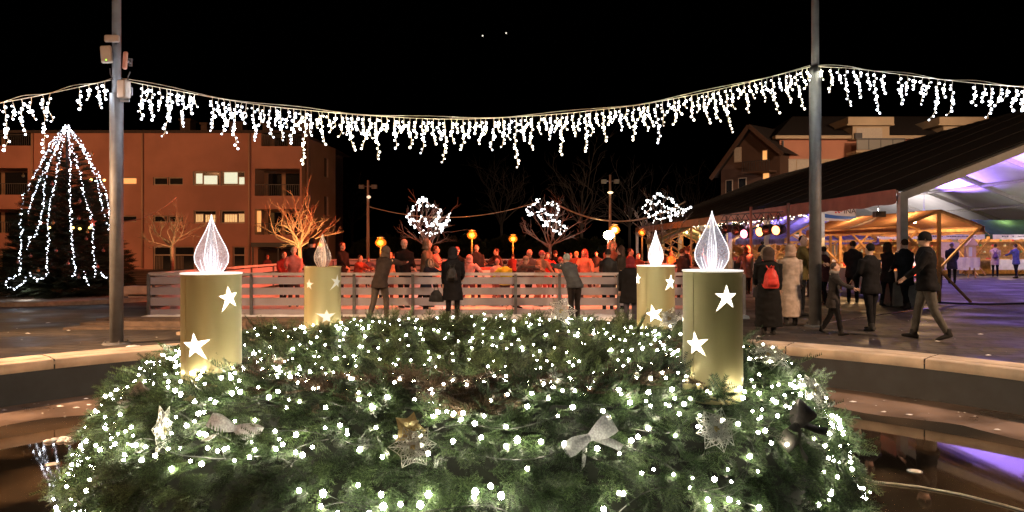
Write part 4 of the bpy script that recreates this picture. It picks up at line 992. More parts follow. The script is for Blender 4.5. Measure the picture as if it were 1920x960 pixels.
tree_ring('white lights in the tree beside the marquee corner', [(1204,390),(1212,378),(1226,370),(1240,366),(1250,372),(1262,378),(1270,388),(1258,392),(1246,384),(1232,380),(1220,388),(1212,398),(1224,404),(1236,396),(1250,398),(1266,396),(1282,392),(1292,390),(1276,402),(1258,408),(1240,410),(1226,414),(1222,422)], 35, seed=4)
for k, (px, D, tp, sd, lb_) in enumerate([(1090,75,290,51,'dim bare tree far behind the second light loop'),(940,82,320,52,'dim bare tree far behind the picture middle'),(1300,80,330,53,'dim bare tree left of the gabled house'),(660,78,350,54,'dim bare tree far right of the apartment block'),(1180,84,330,55,'dim bare tree far right of the bright mast')]):
    bare_tree(lb_, px, D, 130, tp, 425, BARKD, sd, .9, 5, .2, 'dark trees in the far background', 9)
# dark rows of bushes closing the square
def bushmass(x0, x1, y, z, n, seed, label):
    rd = random.Random(seed); fr_ = []
    for k in range(n):
        xx = rd.uniform(x0,x1); zz = rd.uniform(0,z)*(1-.3*abs(noise.noise(Vector((xx*.3,0,seed))))); d = Vector((rd.gauss(0,1),rd.gauss(0,1),rd.gauss(.4,.6))).normalized()
        fr_.append((Vector((xx,y+rd.uniform(-1,1),zz)), d, Vector((rd.gauss(0,1),rd.gauss(0,1),1)), rd.uniform(3,6)))
    V, F = scatter([sprig_proto(L=.2, side=2, needles=5, nl=.09, nw=.05, seed=3)], fr_); return tag(npmesh('hedge', V, F, FIRT), label, 'hedge')
bushmass(-13, 9, 62, 1.8, 900, 3, 'long dark hedge closing the square behind the street lamps')

# ================================================================== THE BIG CHRISTMAS TREE
TC = P(126, HOR, 22.5); TC.z = 0; TH = P(126,232,22.5).z
xt = thing('christmas_tree', 'tall dark christmas tree with vertical chains of white lights, left', 'christmas tree', TC)
q = MB(); q.tube([(0,0,0),(0,0,TH*.5),(0,0,TH)], [.14,.08,.015], 10); q.build('trunk', BARKD, xt, True)
def trad(z): return 1.98*max(0,(1-z/TH))**.80*(.96 if z > .5 else .6+.72*z)+.02
fr_ = []; tp = [sprig_proto(L=.34, side=4, needles=12, nl=.055, nw=.012, seed=s) for s in range(4)]
nb_ = 1500
for k in range(nb_):
    z = TH*(1-math.sqrt(random.random()))*.97+.12; a = random.uniform(0,2*math.pi); rr_ = trad(z)*(1+.12*noise.noise(Vector((math.cos(a)*2,math.sin(a)*2,z*2.5))))
    L = rr_; nseg = max(1,int(L/.26)); droop = random.uniform(-.30,-.02)+.35*(z/TH)
    for s in range(nseg):
        f = (s+.3)/nseg
        if f < .35 and random.random() < .6: continue
        rad_ = L*f; zz = z+rad_*droop+.10*rad_*rad_*.5
        fr_.append((Vector((math.cos(a)*rad_, math.sin(a)*rad_, zz)), Vector((math.cos(a+random.gauss(0,.3)), math.sin(a+random.gauss(0,.3)), droop+random.uniform(-.1,.35))), Vector((random.gauss(0,.3),random.gauss(0,.3),1)), random.uniform(.8,1.25)*(.6+.4*min(1,rr_))))
V, F = scatter(tp, fr_); npmesh('crown', V, F, FIRT, xt)
# light chains as parts
def tl(px, py):   # a point on the tree's surface under the pixel
    D = 22.5
    for _ in range(12):
        p = P(px,py,D); r_ = trad(min(TH,max(.1,p.z)))*1.03+.05; u = p.x-TC.x; y = -math.sqrt(max(.01,r_*r_-u*u)); D = .5*D+.5*(22.5+y)
    return Vector((u, D-22.5, p.z))
CH = [[(125,236),(108,262),(88,290),(72,318),(60,340),(44,370),(41,405),(42,430),(40,470),(40,512)],
      [(124,240),(110,275),(92,310),(85,340),(84,375),(78,410),(70,440),(56,446),(52,470)],
      [(126,240),(118,272),(110,305),(104,345),(95,380),(91,420),(92,450),(90,490),(92,510),(84,522),(72,526),(60,516),(52,512)],
      [(127,240),(132,270),(133,300),(132,340),(132,370),(134,400),(136,440),(137,475),(144,505),(142,517),(134,521)],
      [(128,240),(140,290),(150,320),(158,360),(164,385),(172,402),(175,440),(176,470),(178,490),(180,508),(176,522)],
      [(128,238),(150,270),(168,302),(176,320),(184,345),(192,385),(197,410)],
      [(128,236),(160,286),(184,325),(200,360),(205,395),(206,430),(207,462)],
      [(40,515),(12,528),(14,537),(30,542),(46,530),(48,515)],
      [(158,510),(164,528),(172,540)],[(190,510),(196,520),(203,523)],[(126,238),(100,290),(72,345),(60,380),(52,405)],[(124,238),(96,270),(82,300),(66,330)],[(130,240),(150,262),(172,300)]]
rd = random.Random(5)
for ch in CH:
    pts = []
    for i in range(len(ch)-1):
        a, b = ch[i], ch[i+1]; m = max(2,int(math.hypot(a[0]-b[0],a[1]-b[1])/3.8))
        for j in range(m): f = j/m; pts.append(tl(a[0]+(b[0]-a[0])*f+rd.gauss(0,1.2), a[1]+(b[1]-a[1])*f+rd.gauss(0,1.0)))
    q = MB(); q.tube(pts, .006, 4); c = q.build('light_string', mat('green_wire',(0,0,0)), xt); q = MB()
    for p_ in pts: q.ico(p_+Vector((rd.uniform(-.02,.02),-.03,0)), rd.choice((.009,.012,.016,.020)))
    tag(q.build('bulb_row', TREE_GLOW, c, True), kind='stuff')
    sb = MB()
    for p_ in pts[2::9]: sb.ico(p_+Vector((0,-.04,0)), .020)
    tag(sb.build('bulb_row', TREE_STRONG, c, True), kind='stuff')
BAUB = mat('bauble_rose', (.22,.11,.09), .35, .4); BAUG = mat('bauble_gold', (.3,.2,.08), .3, .5)
blist = [(40,398),(28,422),(36,491),(102,418),(108,470),(100,345),(116,318),(152,377),(150,410),(166,435),(171,340),(130,494),(74,507),(185,500),(164,448),(176,289),(60,480),(150,520),(46,330),(196,470)]
words_ = ['upper','middle','lower']
for k, (px,py) in enumerate(blist):
    p_ = tl(px,py)+TC+Vector((0,-.06,0)); q = MB(); q.ell((0,0,0),(.045,.045,.045),12,8); q.tube([(0,0,.06),(0,0,.085)], .014, 6)
    o = q.build('bauble', BAUG if k % 3 == 0 else BAUB, smooth=True); o.location = p_
    tag(o, ('gold' if k % 3 == 0 else 'dull rose')+' bauble hanging on the tall christmas tree', 'bauble', 'gold baubles on the christmas tree' if k % 3 == 0 else 'rose baubles on the christmas tree')
stm = MB(); pts = [(.14*(1 if k%2==0 else .45)*math.sin(k*math.pi/5), 0, .14*(1 if k%2==0 else .45)*math.cos(k*math.pi/5)) for k in range(10)]
stm.add(pts+[(0,-.03,0),(0,.03,0)], [(k,(k+1)%10,10) for k in range(10)]+[((k+1)%10,k,11) for k in range(10)])
o = stm.build('star_ornament', mat('red_star', (.5,.12,.08), .5)); o.location = tl(176,417)+TC+Vector((0,-.08,0)); tag(o, 'small red star hanging on the right half of the christmas tree', 'star')
for k,(px,py) in enumerate([(94,427),(138,427),(151,429),(170,427),(172,337),(197,338)]):
    q = MB(); q.ell((0,0,0),(.045,.03,.035),8,6); o = q.build('lantern_bulb', mat('yellow_bulb', (1,.7,.2), emit=(1,.66,.16), es=5)); o.location = tl(px,py)+TC+Vector((0,-.04,0)); tag(o, 'small warm yellow bulb glowing among the christmas tree branches', 'light bulb', 'yellow bulbs on the christmas tree')
light('tree_foot_light', 'POINT', (0,-1.9,.25), 6, (1,.9,.8), size=.05, parent=xt)
# bright benches behind the tree
for (px,py,wd,lab) in ((265,537,66,'warmly lit low wall top right of the christmas tree'),(268,552,56,'pale bench slab just below the lit wall, right of the tree')):
    D = 21.5; q = MB(); a = P(px-wd/2,py,D); b = P(px+wd/2,py,D); q.box((a.x,D,max(.02,a.z-.28)),(b.x,D+.45,a.z)); q2 = q.build('stone_bench', STONE); tag(q2, lab, 'bench')
# two tiny lights high in the dark sky
for (px,py,lab) in ((905,67,'left of two tiny bright stars high in the black sky'),(949,62,'right of two tiny bright stars high in the black sky')):
    q = MB(); q.ico((0,0,0), .45); o = q.build('star', mat('star_glow', (1,1,1), emit=(1,.9,.75), es=1.6)); o.location = P(px,py,420); tag(o, lab, 'star')
# ================================================================== PEOPLE
WS = bpy.data.scenes.new('work')
SKIN = mat('skin', (.48,.30,.22), .55)
def remesh(mb, voxel, name, m, parent, smooth_it=2, wrinkle=0., extra=None):
    me = bpy.data.meshes.new(name); me.from_pydata(mb.v, [], mb.f)
    tmp = bpy.data.objects.new('tmp', me); WS.collection.objects.link(tmp)
    r = tmp.modifiers.new('r','REMESH'); r.mode = 'VOXEL'; r.voxel_size = voxel; r.use_smooth_shade = True
    s = tmp.modifiers.new('s','SMOOTH'); s.iterations = smooth_it; s.factor = .5
    WS.view_layers[0].update(); dg = WS.view_layers[0].depsgraph; out = bpy.data.meshes.new_from_object(tmp.evaluated_get(dg)); bpy.data.objects.remove(tmp); bpy.data.meshes.remove(me)
    out.name = name
    if wrinkle:
        off = Vector((random.random()*50,)*3)
        for v in out.vertices:
            c = v.co; n_ = noise.noise(Vector((c.x*7,c.y*7,c.z*13))+off)+.5*noise.noise(Vector((c.x*17,c.y*17,c.z*24))+off); v.co = c+v.normal*n_*wrinkle
    if extra is not None:
        bm = bmesh.new(); bm.from_mesh(out); e = bpy.data.meshes.new('e'); e.from_pydata(extra.v, [], extra.f); bm.from_mesh(e); bm.to_mesh(out); bm.free(); bpy.data.meshes.remove(e)
    out.polygons.foreach_set('use_smooth', [True]*len(out.polygons))
    out.materials.clear(); out.materials.append(m)
    o = bpy.data.objects.new(name, out); COL.objects.link(o); o.parent = parent; return o
def cloth(c, rough=.85): return mat('cloth_%d_%d_%d' % tuple(int(v*255) for v in c), c, rough, var=.22, scale=9, bump=.25, spec=.12)
LEGS = {'stand': ((.06,-.02),(-.05,-.06)), 'walk': ((.26,.02),(-.20,-.42)), 'stride': ((.26,.16),(-.20,-.48)), 'skate': ((.30,-.15),(-.28,-.55)), 'wide': ((.12,.05),(-.12,-.15)), 'glide': ((.22,-.28),(.10,-.30))}
ARMS = {'down': (.05,.20,.10), 'bent': (.15,.95,.12), 'fwd': (.75,1.25,.10), 'swing': (.45,.8,.12), 'out': (.3,.4,.75), 'phone': (.55,2.0,.10), 'back': (-.35,.1,.12), 'rest': (.95,1.45,.12), 'up': (1.5,2.3,.3)}
def person(label, px, topy, D, gz, yaw, legs='stand', arms=('down','down'), coat=(.02,.02,.025), trou=(.02,.02,.025), shoe=(.02,.02,.02), head='hair', hc=(.03,.02,.015),
           clen=.80, lean=.04, fat=1.0, gloves=None, fine=False, scarf=None, headturn=0, group=None, px_shift=0, sink=0):
    zt = P(px,topy,D).z-gz; x = P(px,HOR,D).x
    s = zt/(1.76-.5*(1-math.cos(lean))-.0); s = zt/((.92+.83*math.cos(lean))*1.005)
    t = thing('person', label, 'person', (x,D,gz-sink), R(yaw), group)
    mm = lambda v: Vector(v)*s
    lg = LEGS[legs]; hip = Vector((0,0,.92)); ank = []; jo = []
    for i, sx in enumerate((-1,1)):
        a, b = lg[i]; h_ = hip+Vector((sx*.095,0,-.02)); k_ = h_+Vector((sx*.01,-math.sin(a),-math.cos(a)))*.43; an = k_+Vector((sx*.005,-math.sin(b),-math.cos(b)))*.41; jo.append((h_,k_,an)); ank.append(an.z)
    dz = .075-min(ank); sh = Vector((0,0,dz)); hip = hip+sh; jo = [(a+sh,b+sh,c+sh) for a,b,c in jo]
    up = Vector((0,-math.sin(lean),math.cos(lean))); chest = hip+up*.38; shd = hip+up*.52; neck = hip+up*.60; hd = neck+Vector((0,-math.sin(lean)*.05-.015,.115))
    aj = []
    for i, sx in enumerate((-1,1)):
        c, d, e = ARMS[arms[i]]; s0 = shd+Vector((sx*.175*fat,0,-.01)); el = s0+Vector((sx*math.sin(e),-math.sin(c+lean)*math.cos(e),-math.cos(c+lean)*math.cos(e)))*.28
        wv = Vector((sx*math.sin(e)*.5-(sx*.25 if d > .6 else 0),-math.sin(d+lean*.5),-math.cos(d+lean*.5))).normalized(); wr_ = el+wv*.25; aj.append((s0,el,wr_,wv))
    vox = (.014 if fine else .025)
    # body: head with face, neck, torso, limbs as one surface
    q = MB(); Mh = Matrix.Rotation(R(headturn),4,'Z')
    def H_(v): return mm(hd+ (Mh @ Vector(v)))
    hd3 = Mh.to_3x3()
    q.ell(mm(hd+Vector((0,.012,.015))), tuple(s*v for v in (.077,.095,.105)), 14, 10, M=hd3)
    q.ell(H_((0,-.028,-.045)), tuple(s*v for v in (.056,.066,.070)), 12, 8, M=hd3)
    q.tube([H_((0,-.078,.028)),H_((0,-.105,-.012)),H_((0,-.088,-.022))], [.012*s,.019*s,.014*s], 6)
    for sx in (-1,1): q.ell(H_((sx*.078,.005,-.002)), tuple(s*v for v in (.012,.020,.032)), 6, 5)
    q.tube([H_((-.03,-.088,-.052)),H_((0,-.096,-.052)),H_((.03,-.088,-.052))], [.006*s,.010*s,.006*s], 6)
    q.tube([mm(neck+Vector((0,.01,-.06))),mm(hd+Vector((0,.01,-.05)))], [.062*s,.055*s], 10)
    q.tube([mm(hip-up*.08),mm(hip+up*.12),mm(chest),mm(shd),mm(neck-up*.02)], [(.15*s,.105*s),(.125*s,.09*s),(.15*s,.105*s),(.155*s,.085*s),(.06*s,.055*s)], 14, ref=Vector((1,0,0)))
    for h_,k_,an in jo: q.tube([mm(h_),mm(h_.lerp(k_,.3)),mm(k_),mm(k_.lerp(an,.35)),mm(an)], [.085*s,.08*s,.052*s,.053*s,.036*s], 10)
    ex = MB()
    for (s0,el,w_,wv) in aj:
        q.tube([mm(s0),mm(el),mm(w_)], [.052*s,.040*s,.027*s], 8); q.tube([mm(w_-wv*.01),mm(w_+wv*.05),mm(w_+wv*.09)], [(.026*s,.020*s),(.040*s,.018*s),(.036*s,.015*s)], 8)
        side = wv.cross(Vector((0,1,.2))).normalized()
        for f in range(4):
            b0 = w_+wv*.08+side*(f-1.5)*.019; L = (.062,.075,.07,.055)[f]; cur = Vector((0,-.25,-.1)); ex.tube([mm(b0),mm(b0+(wv+cur*.4).normalized()*L*.5),mm(b0+(wv+cur).normalized()*L)], [.0095*s,.0085*s,.006*s], 6)
        b0 = w_+wv*.03-side*.03; ex.tube([mm(b0),mm(b0+(wv*.6-side*.8).normalized()*.035),mm(b0+(wv*.9-side*.5).normalized()*.06)], [.011*s,.010*s,.007*s], 6)
    body = remesh(q, vox*s, 'body', SKIN if gloves is None else SKIN, t, 1, 0, ex)
    q = MB()
    for sx in (-1,1): q.ell(H_((sx*.030,-.084,.012)), (.011*s,.006*s,.008*s), 8, 5)
    q.build('eyes', mat('eye_dark', (.02,.015,.012), .2), body, True)
    # trousers
    q = MB(); q.tube([mm(hip-Vector((0,0,.09))),mm(hip),mm(hip+up*.10)], [(.16*s*fat,.12*s*fat),(.172*s*fat,.125*s*fat),(.155*s*fat,.11*s*fat)], 14, ref=Vector((1,0,0)))
    for h_,k_,an in jo: q.tube([mm(h_),mm(h_.lerp(k_,.35)),mm(k_),mm(k_.lerp(an,.4)),mm(an.lerp(k_,.06))], [.100*s,.096*s,.068*s,.066*s,.055*s], 10)
    remesh(q, vox*1.15*s, 'trousers', cloth(trou), t, 2, .007*s)
    # coat with sleeves
    q = MB(); hem = clen; hz = hem+dz
    low = []
    if hem < .90:
        for f in (0,.5): low.append((Vector((0, .01, hz+(hip.z-hz)*f)), (.205*fat+.05*(.9-hem)*(1-f), .150*fat+.05*(.9-hem)*(1-f))))
    prof_ = low+[(hip+up*.02,(.185*fat,.135*fat)),(hip+up*.16,(.168*fat,.128*fat)),(chest,(.185*fat,.138*fat)),(shd-up*.03,(.190*fat,.118*fat)),(shd+up*.035,(.13*fat,.09*fat)),(neck+up*.005,(.078,.074))]
    q.tube([mm(p_[0]) for p_ in prof_], [(p_[1][0]*s,p_[1][1]*s) for p_ in prof_], 18, ref=Vector((1,0,0)))
    for (s0,el,w_,wv) in aj: q.tube([mm(s0-Vector((0,0,.0))),mm(s0.lerp(el,.5)),mm(el),mm(el.lerp(w_,.5)),mm(w_+wv*.01)], [.078*s,.072*s,.062*s,.056*s,.046*s], 10)
    remesh(q, vox*1.25*s, 'coat', cloth(coat), t, 2, .011*s)
    for i, (h_,k_,an) in enumerate(jo):
        q = MB(); pitch = lg[i][1]*.8; fd = Vector((0,-math.cos(pitch),math.sin(pitch)*.9)); dn = Vector((0,0,-1))
        q.tube([mm(an+Vector((0,.0,.09))),mm(an+Vector((0,.005,.0)))], [.056*s,.055*s], 10)
        q.tube([mm(an-fd*.075+dn*.035),mm(an+dn*.03),mm(an+fd*.10+dn*.035),mm(an+fd*.185+dn*.045)], [(.040*s,.036*s),(.046*s,.042*s),(.048*s,.034*s),(.030*s,.022*s)], 10, ref=Vector((1,0,0)))
        remesh(q, (.013 if fine else .02)*s, 'shoe', cloth(shoe,.5), t, 1)
    hm = cloth(hc)
    if gloves is not None:
        for (s0,el,w_,wv) in aj: q = MB(); q.ell(mm(w_+wv*.07), (.048*s,.05*s,.075*s), 8, 6); q.build('glove', cloth(gloves), t, True)
    def capm(scale=1.0, low=-.02, kk=1):
        q = MB(); n, m = 16, 9; bot = low
        for i in range(m+1):
            th = math.pi*.5*(1+ (-bot*8) )*i/m if False else (math.pi*.60)*i/m
            for j in range(n):
                a = 2*math.pi*j/n; q.v.append(tuple(H_((.083*scale*math.sin(th)*math.cos(a), .012+.100*scale*math.sin(th)*math.sin(a)+.0, .018+.112*scale*math.cos(th)))))
        for i in range(m):
            for j in range(n): q.f.append((i*n+j,(i+1)*n+j,(i+1)*n+(j+1)%n,i*n+(j+1)%n)); q.mi.append(0)
        return q
    if head in ('hat','pompom','bobble'):
        q = capm(1.06); rim_ = [H_((.086*math.cos(a), .012+.104*math.sin(a), -.012-.01*math.sin(a))) for a in [2*math.pi*j/16 for j in range(17)]]; q.tube(rim_, .007*s, 6); q.build('hat', hm, t, True)
        if head != 'hat':
            q = MB(); q.ell(H_((0,.02,.175)), (.042*s,.042*s,.042*s), 10, 7); q.build('pompom', cloth(tuple(min(1,v*1.3) for v in hc)), t, True)
    elif head in ('hood','furhood'):
        q = MB(); q.ell(H_((0,.045,.010)), tuple(s*v for v in (.122,.110,.145)), 14, 10); q.tube([mm(neck+Vector((0,.03,-.02))),H_((0,.05,-.06))], [.125*s,.115*s], 14); remesh(q, .016*s, 'hood', hm, t, 2, .006*s)
        if head == 'furhood':
            q = MB(); q.tube([H_((.118*math.cos(a), -.045, .0+.135*math.sin(a))) for a in [2*math.pi*j/18 for j in range(19)]], .024*s, 7); q.build('fur_trim', cloth((.25,.19,.14)), t, True)
    elif head == 'long':
        q = MB(); q.ell(H_((0,.03,.025)), tuple(s*v for v in (.096,.100,.115)), 14, 10); q.tube([H_((0,.06,.0)),H_((0,.085,-.14)),H_((0,.09,-.30))], [(.09*s,.06*s),(.10*s,.05*s),(.06*s,.03*s)], 12, ref=Vector((1,0,0))); remesh(q, .014*s, 'hair', hm, t, 1, .004*s)
    elif head == 'helmet':
        capm(1.15).build('helmet', mat('helmet_shell', hc, .25), t, True)
    else:
        q = MB(); q.ell(H_((0,.028,.032)), tuple(s*v for v in (.086,.092,.098)), 14, 9); remesh(q, .013*s, 'hair', hm, t, 1, .003*s)
    if scarf: q = MB(); q.tube([mm(neck+Vector((.085*math.cos(a),.01+.085*math.sin(a),.01+.012*math.sin(3*a)))) for a in [2*math.pi*j/14 for j in range(15)]], .034*s, 8); q.build('scarf', cloth(scarf), t, True)
    t['_s'] = s; del t['_s']
    return t, s, shd, hip, aj
BLK = (.007,.007,.008); NAVY = (.02,.025,.045); RED = (.38,.04,.035); PNK = (.60,.30,.28); WHT = (.6,.58,.55); GRY = (.16,.17,.18); BEI = (.42,.36,.30); OLV = (.08,.08,.05); BRN_ = (.10,.065,.045); ORG = (.6,.28,.14)
def pack(label, fig, px_col, cat='backpack', name='backpack', size=1.0, strap=True, dz=0.):
    t, s, shd, hip, aj = fig; c = cloth(px_col,.4); b = thing(name, label, cat, t.location.copy(), t.rotation_euler.z)
    q = MB(); base = hip.lerp(shd,.42)+Vector((0,.21,dz)); S = s*size
    q.tube([base*s+Vector((0,0,-.20*S)),base*s+Vector((0,0,-.13*S)),base*s+Vector((0,-.005,.05*S)),base*s+Vector((0,-.015,.17*S)),base*s+Vector((0,-.03,.22*S))], [(.15*S,.09*S),(.165*S,.10*S),(.14*S,.085*S),(.09*S,.06*S),(.04*S,.03*S)], 16, ref=Vector((1,0,0)))
    remesh(q, .015, 'bag_body', c, b, 2, .006)
    q = MB(); q.tube([base*s+Vector((0,.095*S,-.15*S)),base*s+Vector((0,.11*S,-.08*S)),base*s+Vector((0,.10*S,-.01*S))], [(.10*S,.02*S),(.11*S,.035*S),(.10*S,.015*S)], 12, ref=Vector((1,0,0))); q.build('pocket', c, b, True)
    for sx in (-1,1):
        q = MB(); q.tube([base*s+Vector((sx*.05*S,-.03,.20*S)),(shd+Vector((sx*.11,.02,.075)))*s,(shd+Vector((sx*.13,-.14,-.02)))*s,(shd+Vector((sx*.14,-.10,-.26)))*s,base*s+Vector((sx*.15*S,-.03,-.17*S))], (.016*s), 6, flat=.5); q.build('strap', c, b, True)
    q = MB(); q.tube([base*s+Vector((-.03*S,0,.22*S)),base*s+Vector((0,.02,.27*S)),base*s+Vector((.03*S,0,.22*S))], .009, 6); q.build('handle', c, b, True)
    return b
G1 = None
# ---- in front of the rink
f = person('person seen from behind in a dark knee length coat, standing alone at the rink barrier', 849, 466, 15.1, 0, 178, 'stand', ('bent','down'), BLK, BLK, head='hood', hc=(.012,.012,.014), clen=.52, fat=1.12, fine=True)
pack('small black backpack worn by the lone person at the barrier', f, (.02,.02,.022), size=.8)
b = thing('handbag', 'black handbag hanging at the left side of the lone person at the barrier', 'handbag', f[0].location+Vector((-.33,-.05,0)), 0)
q = MB(); q.tube([(0,0,.42),(0,0,.45),(0,0,.60),(0,0,.66)], [(.15,.05),(.16,.06),(.11,.05),(.05,.03)], 12, ref=Vector((1,0,0))); remesh(q, .014, 'bag_body', cloth((.02,.02,.02),.5), b, 1, .008); q = MB(); q.tube([(-.05,0,.64),(0,0,.80),(.05,0,.64)], .008, 6); q.build('handle', cloth((.02,.02,.02)), b)
person('person in a dark red hood and black coat beside the far right candle', 1182, 484, 14.2, 0, 172, 'stand', ('down','down'), BLK, (.05,.05,.07), head='hood', hc=(.12,.015,.02), clen=.60, fat=1.25, lean=.10, fine=True, gloves=(.3,.22,.2))
person('person in a brown hooded jacket bending over the barrier, left of middle', 712, 464, 15.2, 0, 150, 'walk', ('rest','rest'), (.035,.025,.02), (.06,.05,.042), head='hood', hc=(.08,.055,.04), clen=.78, lean=.38, fat=1.05, fine=True)
person('person in a grey teal jacket and pale cap bending over the barrier, right of middle', 1077, 480, 15.2, 0, 205, 'stand', ('rest','rest'), (.05,.056,.06), (.02,.018,.017), head='hat', hc=(.20,.23,.21), clen=.82, lean=.62, fat=1.1, fine=True)
